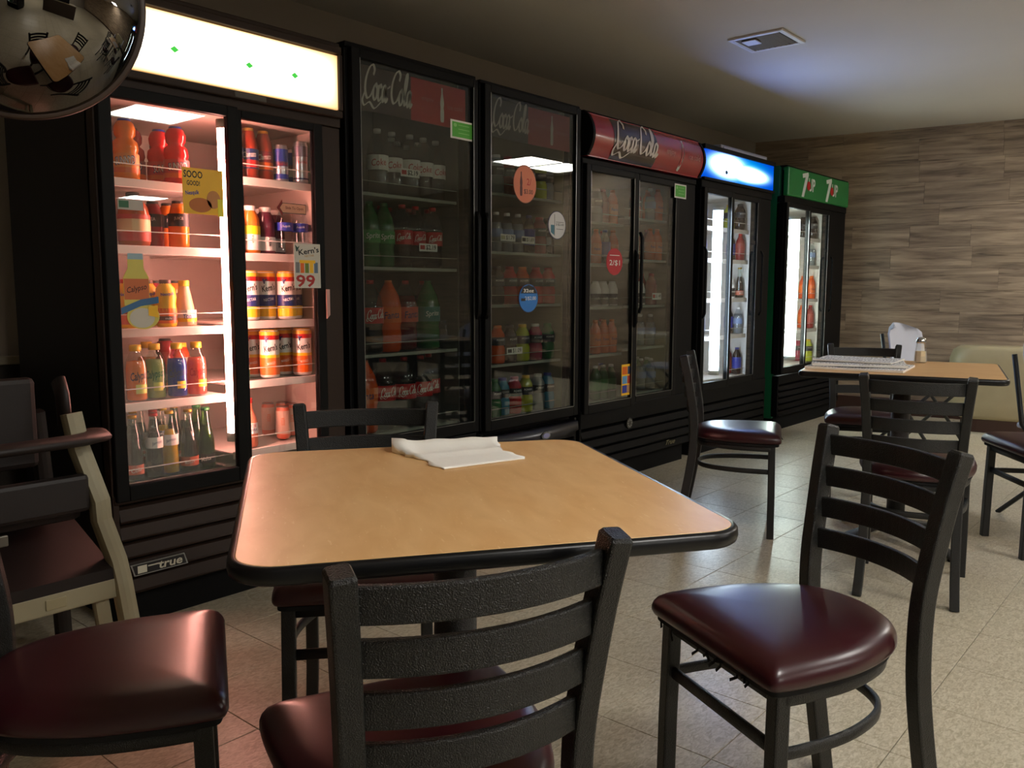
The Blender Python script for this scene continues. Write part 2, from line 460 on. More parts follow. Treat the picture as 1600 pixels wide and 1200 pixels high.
o = part('planking', pr, wall_far); o['kind'] = 'stuff'
bbm = mat('dark_brown_base', (62, 38, 30), 0.45)
o = struct(link('baseboard_far', MB().box(0, 12.2, -0.03, -0.004, 0, 0.14, bbm, 0.004), None, (XC, YC, 0), WANG))
# chair rail and dark wainscot on the cooler wall left of the coolers
struct(link('trim_1', MB().box(-3.0, 1.3, YC-0.05, YC, 0.80, 0.83, mat('rail_paint', (150, 142, 120), 0.5), 0.004)))
struct(link('trim_2', MB().box(-3.0, 1.3, YC-0.02, YC, 0.0, 0.80, mat('dark_wainscot', (40, 34, 28), 0.6))))

# ---- ceiling lights
LENS = emit('light_panel_lens', (1.0, 0.965, 0.915), L_TROFFER)
FRW = mat('white_metal_frame', (214, 212, 204), 0.4)
def troffer(cx, cy, sx, sy, label):
    t = empty('ceiling_light', (cx, cy, CEIL)); tag(t, label, 'ceiling light', 'ceiling light panels behind the viewer')
    f = MB(); w_ = 0.03
    f.box(-sx/2, sx/2, -sy/2, -sy/2+w_, -0.02, 0, FRW); f.box(-sx/2, sx/2, sy/2-w_, sy/2, -0.02, 0, FRW)
    f.box(-sx/2, -sx/2+w_, -sy/2+w_, sy/2-w_, -0.02, 0, FRW); f.box(sx/2-w_, sx/2, -sy/2+w_, sy/2-w_, -0.02, 0, FRW)
    if sx > 1: f.box(-0.01, 0.01, -sy/2+w_, sy/2-w_, -0.02, 0, FRW)
    part('frame', f, t)
    d = MB().box(-sx/2+w_, sx/2-w_, -sy/2+w_, sy/2-w_, -0.012, -0.002, LENS); part('diffuser', d, t)
tl = ['square ceiling light panel mirrored in the pink-lit cooler door', 'long ceiling light panel mirrored in the round-sticker cooler door',
      'distant square ceiling light panel at the rear of the room', 'long ceiling light panel above the counter behind the viewer', 'added long ceiling light panel balancing the room light behind the viewer', 'added square ceiling light panel just behind the viewer, brightening the front table']
for (a, b_, c, d), l in zip(holes, tl): troffer(a, b_, c, d, l)

# ---- ceiling vent
v = empty('ceiling_vent', (4.525, 2.055, CEIL)); tag(v, 'white square air vent with angled louvers in the ceiling', 'vent')
VM = mat('vent_white', (214, 212, 212), 0.35)
f = MB(); s_ = 0.155; w_ = 0.028
f.box(-s_, s_, -s_, -s_+w_, -0.012, 0, VM, .003); f.box(-s_, s_, s_-w_, s_, -0.012, 0, VM, .003)
f.box(-s_, -s_+w_, -s_+w_, s_-w_, -0.012, 0, VM, .003); f.box(s_-w_, s_, -s_+w_, s_-w_, -0.012, 0, VM, .003)
part('frame', f, v)
part('backing', MB().box(-s_+w_, s_-w_, -s_+w_, s_-w_, -0.002, -0.0005, mat('duct_dark', (26, 22, 20), 0.9)), v)
VL = mat('vent_louver', (96, 88, 80), 0.5)
for k in range(8):
    y = -s_+w_+0.016+k*0.0325
    lb = MB().add([(-s_+w_, y, -0.003), (s_-w_, y, -0.003), (s_-w_, y+0.02, -0.011), (-s_+w_, y+0.02, -0.011),
                   (-s_+w_, y, -0.0045), (s_-w_, y, -0.0045), (s_-w_, y+0.02, -0.0125), (-s_+w_, y+0.02, -0.0125)],
                  [(0, 1, 2, 3), (7, 6, 5, 4), (0, 4, 5, 1), (2, 6, 7, 3), (0, 3, 7, 4), (1, 5, 6, 2)], VL)
    part('louver', lb, v)
part('deflector', MB().box(-0.10, -0.01, 0.02, 0.10, -0.018, -0.013, VM, .002), v)
# ================================================================== COOLERS
FY = 2.60; BY = 3.30
def rect_text(mb, s, x, z, m, **k): put_text(mb, s, m, fn=front(k.pop('y')), at=(x, z), **k)
def cooler(label, x0, x1, zt, body, side, liner, secs, zdoor, header, grille, shelf_mat, pane, wall_off=.03, tubes=(), deck=None, lip=0.026, chrome=True):
    """secs: list of (xa, xb, glass z0, glass z1, [shelf heights], y offset of the door)"""
    t = empty('drinks_cooler', ((x0+x1)/2, FY, 0)); tag(t, label, 'cooler', 'glass door drinks coolers along the wall')
    ox = (x0+x1)/2
    def P(name, mb, lab=None, par=None):
        o = part(name, mb, par or t, lab)
        if par is None: o.location = (-ox, -FY, 0)
        return o
    zd0, zd1 = zdoor
    c = MB(); th = 0.035
    c.box(x0, x0+th, FY+0.05, BY, 0.10, zt, side, 0.004); c.box(x1-th, x1, FY+0.05, BY, 0.10, zt, side, 0.004)
    c.box(x0+th, x1-th, BY-0.03, BY, 0.10, zt, side); c.box(x0+th, x1-th, FY+0.03, BY-0.03, zt-0.03, zt, side)
    c.box(x0+th, x1-th, FY+0.06, BY-0.03, 0.14, zd0-0.03, side)
    # front fascia round the doors
    c.box(x0, secs[0][0]-0.03, FY+0.012, FY+0.07, zd0-0.03, zd1+0.02, body, 0.004)
    c.box(secs[-1][1]+0.03, x1, FY+0.012, FY+0.07, zd0-0.03, zd1+0.02, body, 0.004)
    c.box(x0, x1, FY+0.006, FY+0.07, zd1+0.02, header[0] if header else zt, body, 0.004)
    if header and header[1] < zt: c.box(x0, x1, FY+0.0, FY+0.07, header[1], zt, body, 0.006)
    if header: c.box(x0+th, x1-th, FY+0.045, FY+0.09, header[0], header[1], body)
    c.box(x0+th, x1-th, FY+0.04, FY+0.10, zd0-0.05, zd0-0.03, body)
    P('cabinet', c)
    l = MB(); xi0, xi1 = max(x0+th+0.005, secs[0][0]-0.018), min(x1-th-0.005, secs[-1][1]+wall_off); zi0, zi1 = zd0-0.012, zd1+0.012
    l.box(xi0, xi0+0.006, FY+0.075, BY-0.05, zi0, zi1, liner); l.box(xi1-0.006, xi1, FY+0.075, BY-0.05, zi0, zi1, liner)
    l.box(xi0, xi1, BY-0.056, BY-0.05, zi0, zi1, liner); l.box(xi0, xi1, FY+0.075, BY-0.05, zi1-0.006, zi1, liner)
    l.box(xi0, xi1, FY+0.075, BY-0.05, zi0-0.006, zi0, deck or liner)
    P('liner', l)
    # grille with louvers
    g0, g1, gm, gn, lmat = grille
    g = MB(); g.box(x0+0.01, x1-0.01, FY+0.04, FY+0.06, g0, g1, mat('grille_dark', (9, 9, 9), 0.7))
    g.box(x0, x0+0.02, FY+0.008, FY+0.06, g0, g1, lmat, 0.003); g.box(x1-0.02, x1, FY+0.008, FY+0.06, g0, g1, lmat, 0.003)
    go = P('base_grille', g)
    n = gn; top = g1-gm
    if gm > 0: P('kick_panel', MB().box(x0+0.004, x1-0.004, FY+0.004, FY+0.04, top+0.004, g1, lmat, 0.004))
    for k in range(n):
        a = g0+(top-g0)*k/n; b = g0+(top-g0)*(k+1)/n-0.014
        lb = MB(); X0, X1 = x0+0.02, x1-0.02
        lb.add([(X0, FY+0.03, a), (X1, FY+0.03, a), (X1, FY+0.004, a+0.006), (X0, FY+0.004, a+0.006),
                (X0, FY+0.012, b), (X1, FY+0.012, b), (X1, FY+0.034, b+0.010), (X0, FY+0.034, b+0.010)],
               [(0, 3, 2, 1), (3, 4, 5, 2), (4, 7, 6, 5), (0, 1, 6, 7), (0, 7, 4, 3), (1, 2, 5, 6)], lmat)
        lb.sweep([(X0, FY+.006, a+.004), (X1, FY+.006, a+.004)], .008, .008, (0, 1, 0), lmat, n=8, ex=2)
        P('louver', lb, par=go)
    P('toe_shade', MB().box(x0+0.03, x1-0.03, FY+0.045, BY-0.03, 0.0, 0.145, mat('toe_shade_black', (7, 7, 7), 0.8, spec=0.2)))  # black block stands in for the shadow in the gap under the cabinet
    # doors
    doors = []
    for k, (xa, xb, gz0, gz1, sh, yo) in enumerate(secs):
        fr = MB(); fw = 0.04; y0_, y1_ = FY+yo-0.012, FY+yo+0.016
        fl = fw if xa-x0 > 0.05 or k else xa-x0-0.006
        rr_ = fw
        X0 = xa-fl; X1 = xb+rr_
        if k == 0: X0 = max(X0, x0+0.004)
        if k == len(secs)-1: X1 = min(X1, x1-0.004)
        fr.box(X0, xa, y0_, y1_, gz0-0.05, gz1+0.035, BLK, 0.004); fr.box(xb, X1, y0_, y1_, gz0-0.05, gz1+0.035, BLK, 0.004)
        fr.box(xa, xb, y0_, y1_, gz1, gz1+0.035, BLK, 0.003); fr.box(xa, xb, y0_, y1_, gz0-0.05, gz0, BLK, 0.003)
        d = P('door', fr)
        if chrome:
            tr = MB()
            for xx in (xa-0.0025, xb): tr.box(xx, xx+0.0025, y0_-0.0015, y0_+0.002, gz0, gz1, GREYM)
            tr.box(xa, xb, y0_-0.0015, y0_+0.002, gz0-0.0025, gz0, GREYM)
            P('trim_strip', tr, par=d)
        P('pane', MB().box(xa, xb, FY+yo-0.001, FY+yo+0.003, gz0, gz1, pane), par=d)
        doors.append(d)
        lft = xi0+0.008 if k == 0 else (secs[k-1][1]+xa)/2+0.002
        rgt = xi1-0.008 if k == len(secs)-1 else (xb+secs[k+1][0])/2-0.002
        for z in sh:
            s = MB(); s.box(lft, rgt, FY+0.085, BY-0.07, z-0.010, z-0.004, shelf_mat)
            s.box(lft, rgt, FY+0.080, FY+0.086, z-lip, z+0.002, shelf_mat, 0.002)
            s.box(lft, rgt, FY+0.079, FY+0.081, z+0.045, z+0.048, shelf_mat)
            P('shelf', s)
    for (tx, tz0, tz1, ty, tr_, tm) in tubes:
        b = MB(); b.lathe([(tr_, tz0), (tr_, tz1)], tm, 12, c=(tx, ty)); 
        b.lathe([(tr_+.003, tz0-0.03), (tr_+.003, tz0)], WHITE, 12, c=(tx, ty)); b.lathe([(tr_+.003, tz1), (tr_+.003, tz1+0.03)], WHITE, 12, c=(tx, ty))
        P('lamp_tube', b)
    return t, doors, P
def card(mb, x0, x1, z0, z1, y, m, t=0.0012): mb.box(x0, x1, y-t, y, z0, z1, m)
def disc(mb, cx, cz, rx, rz, y, m, t=0.0012, n=28):
    vs = [(cx+rx*math.cos(2*PI*i/n), y-t, cz+rz*math.sin(2*PI*i/n)) for i in range(n)]
    vs += [(a, y, b) for a, _, b in vs]
    fs = [tuple(range(n)), tuple(range(n, 2*n))[::-1]]+[(i, i+n, (i+1) % n+n, (i+1) % n) for i in range(n)]
    mb.add(vs, fs, m)
def poly(mb, pts, y, m, t=0.0012):
    n = len(pts); vs = [(a, y-t, b) for a, b in pts]+[(a, y, b) for a, b in pts]
    mb.add(vs, [tuple(range(n)), tuple(range(n, 2*n))[::-1]]+[(i, i+n, (i+1) % n+n, (i+1) % n) for i in range(n)], m)
def tagcard(P, door_or_t, name, txt, x0, x1, z0, z1, y, red=RED, lab=None, par=None, tilt=0):
    b = MB(); card(b, x0, x1, z0, z1, y, CARD)
    h = z1-z0; w = x1-x0
    b.box(x0+w*.05, x0+w*.30, y-0.002, y-0.0012, z0+h*.25, z0+h*.78, red)
    rect_text(b, txt, x0+w*.64, (z0+z1)/2, INK, y=y-0.0018, width=w*.56)
    return P(name, b, lab, par)

BROWNB = mat('brown_black_cabinet', (46, 34, 27), 0.48, spec=0.25)
BLKC = mat('black_cabinet', (11, 11, 12), 0.5, spec=0.12)
BLKS = mat('black_cabinet_side', (17, 15, 14), 0.55, spec=0.3)
WLIN = mat('white_liner', (214, 208, 200), 0.45)
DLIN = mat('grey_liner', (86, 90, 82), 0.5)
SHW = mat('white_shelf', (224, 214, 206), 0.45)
SHG = mat('grey_wire_shelf', (150, 154, 142), 0.5)
PINKCORE = emit('pink_white_tube', (1.0, 0.38, 0.31), L_TUBE1)
COOL = emit('blue_white_tube', (0.66, 0.80, 1.0), L_TUBE)
COOLG = emit('neutral_white_tube', (0.88, 1.0, 0.96), L_TUBE)

# ---------------- cooler 1: pink lit, lit white sign
S1L = [1.425, 1.217, 0.953, 0.714, 0.452]; S1R = [1.471, 1.207, 0.966, 0.751, 0.502]
c1, d1, P1 = cooler('brown-black two-door cooler lit pink inside under a glowing white sign', 1.145, 2.055, 1.985, BROWNB, BLKS, mat('cream_liner', (186, 172, 162), .45),
    [(1.192, 1.575, 0.470, 1.650, S1L, 0.0), (1.640, 1.935, 0.470, 1.655, S1R, 0.02)], (0.46, 1.66), (1.735, 1.945), (0.115, 0.44, 0.035, 5, BROWNB),
    SHW, PANE, wall_off=.06, tubes=[(1.596, 0.58, 1.62, FY+0.055, 0.019, PINKCORE)], chrome=False)
def sign1_mat():
    m, nt, b, out = new_mat('backlit_cream_panel'); nt.nodes.remove(b)
    tc = nt.nodes.new('ShaderNodeTexCoord'); sp = nt.nodes.new('ShaderNodeSeparateXYZ'); nt.links.new(tc.outputs['Generated'], sp.inputs[0])
    def mm(op, a, bb):
        x = nt.nodes.new('ShaderNodeMath'); x.operation = op
        for i, k in enumerate((a, bb)):
            if isinstance(k, (int, float)): x.inputs[i].default_value = k
            else: nt.links.new(k, x.inputs[i])
        return x.outputs[0]
    ex = mm('MULTIPLY', mm('MULTIPLY', sp.outputs[0], mm('SUBTRACT', 1.0, sp.outputs[0])), 4.0)
    ez = mm('MULTIPLY', mm('MULTIPLY', sp.outputs[2], mm('SUBTRACT', 1.0, sp.outputs[2])), 4.0)
    k = mm('MULTIPLY', mm('POWER', ex, 0.35), mm('POWER', ez, 0.45))
    r = nt.nodes.new('ShaderNodeValToRGB'); e = r.color_ramp.elements
    e[0].position = 0.0; e[0].color = (0.62, 0.34, 0.12, 1); e[1].position = 0.75; e[1].color = (1, 0.90, 0.72, 1)
    x = e.new(0.35); x.color = (1.0, 0.70, 0.36, 1)
    nt.links.new(k, r.inputs[0])
    em = nt.nodes.new('ShaderNodeEmission'); nt.links.new(r.outputs[0], em.inputs[0])
    st = mm('MULTIPLY_ADD', k, L_SIGN1*0.85); 
    st.node.inputs[2].default_value = 1.5
    nt.links.new(st, em.inputs[1]); nt.links.new(em.outputs[0], out.inputs[0]); return m
s = MB(); s.box(1.157, 2.035, FY-0.008, FY+0.02, 1.742, 1.935, sign1_mat())
P1('sign_panel', s, 'glowing white sign panel with four green diamonds')
s = MB(); GRD = emit('green_diamond', (0.10, 0.85, 0.10), 0.8)
for (u, v_, a) in ((182, 58, .018), (273, 77, .012), (390, 102, .012), (461, 118, .012)):
    cx, cz = px(u, v_, FY-0.01), pz(u, v_, FY-0.01)
    s = MB(); poly(s, [(cx-a*1.2, cz), (cx, cz-a*.85), (cx+a*1.2, cz), (cx, cz+a*.85)], FY-0.0085, GRD)
    P1('sign_diamond', s, 'green diamond printed on the sign')

s = MB(); s.box(1.15, 2.05, FY-0.018, FY+0.01, 1.712, 1.738, BROWNB, .005); s.box(1.15, 2.05, FY-0.018, FY+0.01, 1.940, 1.968, BROWNB, .006)
s.box(2.036, 2.052, FY-0.018, FY+0.01, 1.738, 1.94, BROWNB, .004); s.box(1.146, 1.157, FY-0.018, FY+0.01, 1.738, 1.94, BROWNB, .004)
P1('sign_frame', s)
s = MB(); s.box(1.60, 1.72, FY-0.022, FY-0.017, 1.714, 1.732, mat('dull_nameplate', (70, 62, 52), 0.4), .002); P1('nameplate', s)
# maker's badge on the grille
s = MB(); bx0, bx1, bz0, bz1 = 1.185, 1.375, 0.222, 0.256
bx0, bx1 = px(203, 892, FY), px(290, 872, FY); bzc = (pz(205, 890, FY)+pz(288, 874, FY))/2
poly(s, [(bx0, bzc+.019), (bx0+.012, bzc-.019), (bx1+.006, bzc-.019), (bx1-.006, bzc+.019)], FY-0.001, GREYM, 0.004)
poly(s, [(bx0+.006, bzc+.016), (bx0+.015, bzc-.016), (bx1, bzc-.016), (bx1-.009, bzc+.016)], FY-0.005, INK, 0.001)
SILV = mat('silver_print', (210, 208, 190), 0.4)
s.box(bx0+.022, bx0+.052, FY-.0072, FY-.006, bzc-.012, bzc+.012, SILV)
rect_text(s, '*true', (bx0+bx1)/2+.038, bzc, SILV, y=FY-.0075, width=.082, height=.024, shear=.12); s.box(bx0+.056, bx0+.095, FY-.0072, FY-.006, bzc+.004, bzc+.008, SILV)
P1('badge', s, 'slanted silver true nameplate')
# handle (flush pull) and posters on the doors
s = MB(); a, b_ = px(508, 455, FY), px(515, 495, FY)
poly(s, [(a, pz(508, 452, FY)), (a, pz(508, 498, FY)), (a+.014, pz(508, 492, FY)), (a+.014, pz(508, 452, FY))], FY-.004, mat('pinkish_pull', (196, 150, 140), .4), .006)
P1('handle', s, par=d1[1], lab='pale pink flush pull')
# SOOO GOOD poster
x0, x1, z0, z1 = px(285, 300, FY), px(348, 300, FY), pz(316, 335, FY), pz(316, 264, FY)
s = MB(); card(s, x0, x1, z0, z1, FY-.001, YEL)
w_, h_ = x1-x0, z1-z0
rect_text(s, '*SOOO', x0+w_*.26, z1-h_*.14, INK, y=FY-.0028, width=w_*.46, height=h_*.16)
rect_text(s, '*GOOD!', x0+w_*.26, z1-h_*.33, INK, y=FY-.0028, width=w_*.32, height=h_*.11)
rect_text(s, '*Nesquik', x0+w_*.23, z1-h_*.55, BLU, y=FY-.0028, width=w_*.33, height=h_*.12, rot=.12)
disc(s, x0+w_*.42, z0+h_*.20, w_*.28, h_*.16, FY-.0022, mat('cookie_brown', (196, 116, 60), .6), .0006)
disc(s, x0+w_*.75, z0+h_*.34, w_*.17, h_*.20, FY-.0022, mat('cookie_tan', (206, 140, 84), .6), .0006)
card(s, x1-w_*.15, x1-w_*.005, z0-h_*.03, z0+h_*.36, FY-.0026, mat('poster_lemon', (238, 226, 60), .5), .0006)
P1('poster', s, 'yellow SOOO GOOD chocolate milk poster', d1[0])
# shelf tag card on glass
x0, x1, z0, z1 = px(183, 320, FY), px(223, 320, FY), pz(203, 328, FY), pz(203, 312, FY)
s = MB(); card(s, x0, x1, z0, z1, FY-.001, mat('grey_card', (190, 182, 170), .6)); card(s, x0+.004, x0+.034, z0+.006, z1-.004, FY-.0022, mat('dull_green', (60, 110, 80), .6), .0006)
P1('tag_card', s, 'grey card with a green square', d1[0])
# lemonade bottle shaped decal
s = MB(); cx = px(212, 430, FY); LEM = mat('decal_lemon', (214, 200, 96), .5)
zt_, zb_ = pz(212, 396, FY), pz(212, 512, FY); H_ = zt_-zb_; ww = .040
poly(s, [(cx-ww, zb_+H_*.30), (cx+ww, zb_+H_*.30), (cx+ww, zb_+H_*.68), (cx+ww*.62, zb_+H_*.80), (cx+ww*.62, zb_+H_*.92), (cx-ww*.62, zb_+H_*.92), (cx-ww*.62, zb_+H_*.80), (cx-ww, zb_+H_*.68)], FY-.001, LEM)
card(s, cx-ww*.6, cx+ww*.6, zb_+H_*.92, zt_, FY-.001, mat('decal_cap', (150, 180, 190), .5))
card(s, cx-ww*.97, cx+ww*.97, zb_+H_*.38, zb_+H_*.66, FY-.0022, mat('decal_label', (206, 110, 60), .5), .0006)
rect_text(s, 'Calypso', cx, zb_+H_*.52, INK, y=FY-.0035, width=ww*1.6, height=H_*.1, rot=.2, shear=.3)
dx_ = .018; disc(s, cx+dx_, zb_+H_*.15, .052, .040, FY-.001, LEM); disc(s, cx+dx_-.004, zb_+H_*.13, .040, .031, FY-.0022, mat('decal_cream', (206, 200, 184), .5), .0006)
poly(s, [(cx-ww-.012, zb_+H_*.18), (cx-ww-.012, zb_+H_*.27), (cx+.01, zb_+H_*.38), (cx+ww+.028, zb_+H_*.42), (cx+ww+.028, zb_+H_*.33), (cx+.01, zb_+H_*.29)], FY-.0034, mat('decal_blue', (58, 108, 150), .5), .0006)
poly(s, [(cx+ww-.006, zb_+H_*.16), (cx+ww+.026, zb_+H_*.13), (cx+ww+.024, zb_+H_*.30), (cx+ww-.006, zb_+H_*.28)], FY-.0034, YEL, .0006)
P1('decal', s, 'bottle-shaped lemonade decal with a blue banner', d1[0])
# slide to open arrow
YR = FY+.02
x0, x1 = px(432, 326, YR), px(477, 326, YR); zc = pz(455, 326, YR); hh = .018
s = MB(); TAN = mat('sticker_tan', (222, 150, 116), .5); DKR = mat('sticker_dark_red', (130, 30, 20), .5)
poly(s, [(x0, zc), (x0+.022, zc-hh*1.5), (x0+.022, zc-hh), (x1, zc-hh), (x1, zc+hh), (x0+.022, zc+hh), (x0+.022, zc+hh*1.5)], YR-.002, INK)
poly(s, [(x0+.012, zc), (x0+.024, zc-hh*.9), (x1-.002, zc-hh*.85), (x1-.002, zc+hh*.85), (x0+.024, zc+hh*.9)], YR-.0034, TAN, .0006)
poly(s, [(x0, zc), (x0+.020, zc-hh*1.6), (x0+.022, zc-hh*1.0), (x0+.010, zc), (x0+.022, zc+hh*1.0), (x0+.020, zc+hh*1.6)], YR-.0045, DKR, .0006)
rect_text(s, 'Slide To Open', (x0+x1)/2+.011, zc, DKR, y=YR-.0046, width=(x1-x0)*.62, height=.013)
P1('sticker', s, 'slide to open arrow sticker', d1[1])
# Kern's poster
YK = FY+.008
x0, x1, z0, z1 = px(459, 415, YK), px(500, 415, YK), pz(480, 450, YK), pz(480, 381, YK); w_, h_ = x1-x0, z1-z0
PST = mat('poster_grey_white', (204, 198, 184), .6); s = MB(); card(s, x0, x1, z0, z1, YK-.001, PST)
rect_text(s, "*Kern's", x0+w_*.56, z1-h_*.16, INK, y=YK-.0025, width=w_*.78, height=h_*.13, rot=.15)
rect_text(s, 'NECTAR', x0+w_*.58, z1-h_*.27, mat('poster_ochre', (180, 130, 40), .5), y=YK-.0025, width=w_*.36, rot=.1)
poly(s, [(x0+w_*.05, z1-h_*.03), (x0+w_*.09, z1-h_*.18), (x0+w_*.13, z1-h_*.18), (x0+w_*.22, z1-h_*.05), (x0+w_*.14, z1-h_*.09)], YK-.002, mat('rooster_green', (30, 70, 60), .5), .0006)
for k in range(5): card(s, x0+w_*(.06+.175*k), x0+w_*(.20+.175*k), z0+h_*.34, z0+h_*.58, YK-.002, [mat('tiny_grey', (120, 120, 120), .5), ORG, mat('tiny_green', (110, 130, 40), .5), YEL, mat('tiny_blue', (90, 110, 130), .5)][k], .0006)
card(s, x0+w_*.2, x0+w_*.8, z0+h_*.56, z0+h_*.63, YK-.0025, YEL, .0006)
rect_text(s, '*99', x0+w_*.42, z0+h_*.16, mat('poster_red', (170, 36, 30), .5), y=YK-.0028, width=w_*.72, height=h_*.28)
P1('poster', s, "Kern's nectar poster with a red 99 price", d1[1])

# ---------------- coolers 2 and 3: tall dark ones with a cola decal band
RDEC = mat('decal_dark_red', (176, 44, 44), .5); GDEC = mat('decal_grey', (104, 92, 84), .6); LOGO = mat('logo_pale', (206, 200, 194), .5)
def cola_band(P, door, xa, xb, z0, z1, y, fade):
    s = MB(); w_ = xb-xa
    card(s, xa, xa+w_*.46, z0, z1, y, mat('decal_fade_'+fade, (66, 44, 40) if fade == 'a' else (58, 50, 50), .6)); card(s, xa+w_*.46, xb, z0, z1, y, mat('decal_red_'+fade, (200, 40, 40) if fade == 'a' else (150, 44, 52), .6))
    L = mat('decal_script_'+fade, (236, 228, 220) if fade == 'a' else (190, 180, 172), .6)
    put_text(s, 'SCRIPT', L, width=w_*.42, height=(z1-z0)*.92, fn=front(y-.0018), at=(xa+w_*.25, (z0+z1)/2+.006))
    bottle_print(s, xa+w_*.76, (z0+z1)/2, (z1-z0)*.82, y-.0018, L)
    E_ = mat('decal_small_'+fade, (210, 120, 116) if fade == 'a' else (160, 96, 98), .6)
    rect_text(s, 'enjoy', xa+w_*.62, (z0+z1)/2+.01, E_, y=y-.0018, width=w_*.12, height=.022)
    rect_text(s, 'ice cold', xa+w_*.89, (z0+z1)/2-.0, E_, y=y-.0018, width=w_*.15, height=.020)
    return P('decal_band', s, 'red cola band with white script and bottle', door)
def bottle_print(mb, cx, cz, h, y, m, tilt=0.0):
    pr = [(.055, -.5), (.075, -.42), (.078, -.2), (.062, -.08), (.082, .04), (.07, .14), (.03, .34), (.03, .5)]
    pts = [(r*h, z*h) for r, z in pr]+[(-r*h, z*h) for r, z in pr[::-1]]
    poly(mb, [(cx+a*math.cos(tilt)-b*math.sin(tilt), cz+a*math.sin(tilt)+b*math.cos(tilt)) for a, b in pts], y, m, .0006)
S2 = [1.466, 1.170, 0.813, 0.482]
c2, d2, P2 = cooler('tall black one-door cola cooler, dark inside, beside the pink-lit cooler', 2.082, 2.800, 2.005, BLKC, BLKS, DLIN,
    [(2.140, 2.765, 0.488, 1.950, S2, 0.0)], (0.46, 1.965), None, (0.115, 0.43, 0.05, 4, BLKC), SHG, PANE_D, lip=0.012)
cola_band(P2, d2[0], 2.145, 2.735, 1.765, 1.935, FY+.010, 'a')
S3 = [1.530, 1.258, 1.006, 0.720, 0.460]
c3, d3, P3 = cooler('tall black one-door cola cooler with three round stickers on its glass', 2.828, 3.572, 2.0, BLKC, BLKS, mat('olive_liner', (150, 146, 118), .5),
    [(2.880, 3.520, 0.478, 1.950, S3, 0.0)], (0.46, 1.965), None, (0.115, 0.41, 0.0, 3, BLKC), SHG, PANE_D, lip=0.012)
cola_band(P3, d3[0], 2.885, 3.490, 1.765, 1.935, FY+.010, 'b')
# curved bottom plinth and oval badge of cooler 3
s = MB(); n = 14
vs = []; 
for i in range(n+1):
    t_ = i/n; x = 2.84+.72*t_; b_ = FY-0.012-0.035*math.sin(PI*t_)
    vs += [(x, b_, .395), (x, b_-.004, .350-.03*math.sin(PI*t_)), (x, FY+.02, .33-.03*math.sin(PI*t_)), (x, FY+.02, .40)]
fs = []
for i in range(n):
    for k in range(4): fs.append((4*i+k, 4*i+(k+1) % 4, 4*i+4+(k+1) % 4, 4*i+4+k))
s.add(vs, fs, mat('dark_blue_plinth', (26, 26, 34), .3), True); P3('plinth', s)
s = MB(); bx, bz = 3.235, .365
disc(s, bx, bz, .035, .018, FY-.052, GREYM, .004); disc(s, bx, bz, .026, .012, FY-.056, mat('badge_violet', (150, 150, 190), .4), .002)
P3('badge', s, 'small oval silver badge')
def handle(P, door, x, z0, z1, bow=.03, m=BLKC):
    s = MB(); pts = [(x, FY-.012, z0), (x, FY-.012-bow, z0+.03)]+[(x, FY-.012-bow, z0+.03+(z1-z0-.06)*k/4) for k in range(1, 4)]+[(x, FY-.012-bow, z1-.03), (x, FY-.012, z1)]
    s.sweep(pts, .022, .014, (1, 0, 0), m); P('handle', s, par=door)
handle(P2, d2[0], 2.786, .95, 1.42, .012, BLK); handle(P3, d3[0], 2.845, .95, 1.42, .012, BLK)
def rstick(P, door, cu, cv, hw_px, hh_px, name, lab, f, y=FY-.001):
    cx, cz = px(cu, cv, y), pz(cu, cv, y); rx = (px(cu+hw_px, cv, y)-px(cu-hw_px, cv, y))/2; rz = (pz(cu, cv-hh_px, y)-pz(cu, cv+hh_px, y))/2
    s = MB(); f(s, cx, cz, rx, rz, y); return P(name, s, lab, door)
def st_green(s, cx, cz, rx, rz, y):
    card(s, cx-rx, cx+rx, cz-rz, cz+rz, y, CARD); card(s, cx-rx*.86, cx+rx*.86, cz-rz*.8, cz+rz*.8, y-.0012, GREENST, .0006)
    pg = mat('pale_green', (140, 210, 120), .5)
    disc(s, cx-rx*.62, cz+rz*.45, rx*.14, rz*.2, y-.002, pg, .0006)
    for k in range(3): card(s, cx-rx*.35, cx+rx*.6, cz+rz*(.45-.42*k), cz+rz*(.52-.42*k), y-.002, pg, .0005)
rstick(P2, d2[0], 722, 204, 18, 14.5, 'sticker', 'green rectangular sticker', st_green)
def st_orange(s, cx, cz, rx, rz, y):
    disc(s, cx, cz, rx*1.04, rz*1.04, y, mat('orange_rim', (110, 60, 40), .5)); disc(s, cx, cz, rx, rz, y-.0012, mat('coral', (226, 130, 96), .5), .0006)
    bottle_print(s, cx-rx*.35, cz, rz*1.3, y-.002, mat('cola_brown', (90, 40, 40), .5))
    rect_text(s, '2/', cx+rx*.35, cz+rz*.15, RED, y=y-.0022, width=rx*.4); rect_text(s, '$3.00', cx+rx*.3, cz-rz*.4, INK, y=y-.0022, width=rx*.8)
def st_white(s, cx, cz, rx, rz, y):
    disc(s, cx, cz, rx*1.08, rz*1.05, y, mat('navy_rim', (40, 44, 80), .5)); disc(s, cx, cz, rx, rz, y-.0012, mat('st_white', (214, 214, 214), .5), .0006)
    poly(s, [(cx-rx*.75, cz-rz*.55), (cx-rx*.35, cz-rz*.75), (cx-rx*.35, cz), (cx-rx*.75, cz)], y-.002, mat('teal_print', (60, 120, 140), .5), .0006)
    card(s, cx-rx*.32, cx-rx*.29, cz-rz*.8, cz+rz*.8, y-.002, INK, .0006)
    rect_text(s, '2/$2.00', cx+rx*.33, cz+rz*.05, INK, y=y-.0022, width=rx*1.0, height=rz*.2)
    card(s, cx-rx*.15, cx+rx*.8, cz+rz*.22, cz+rz*.25, y-.002, INK, .0005); card(s, cx-rx*.1, cx+rx*.75, cz-rz*.3, cz-rz*.27, y-.002, INK, .0005)
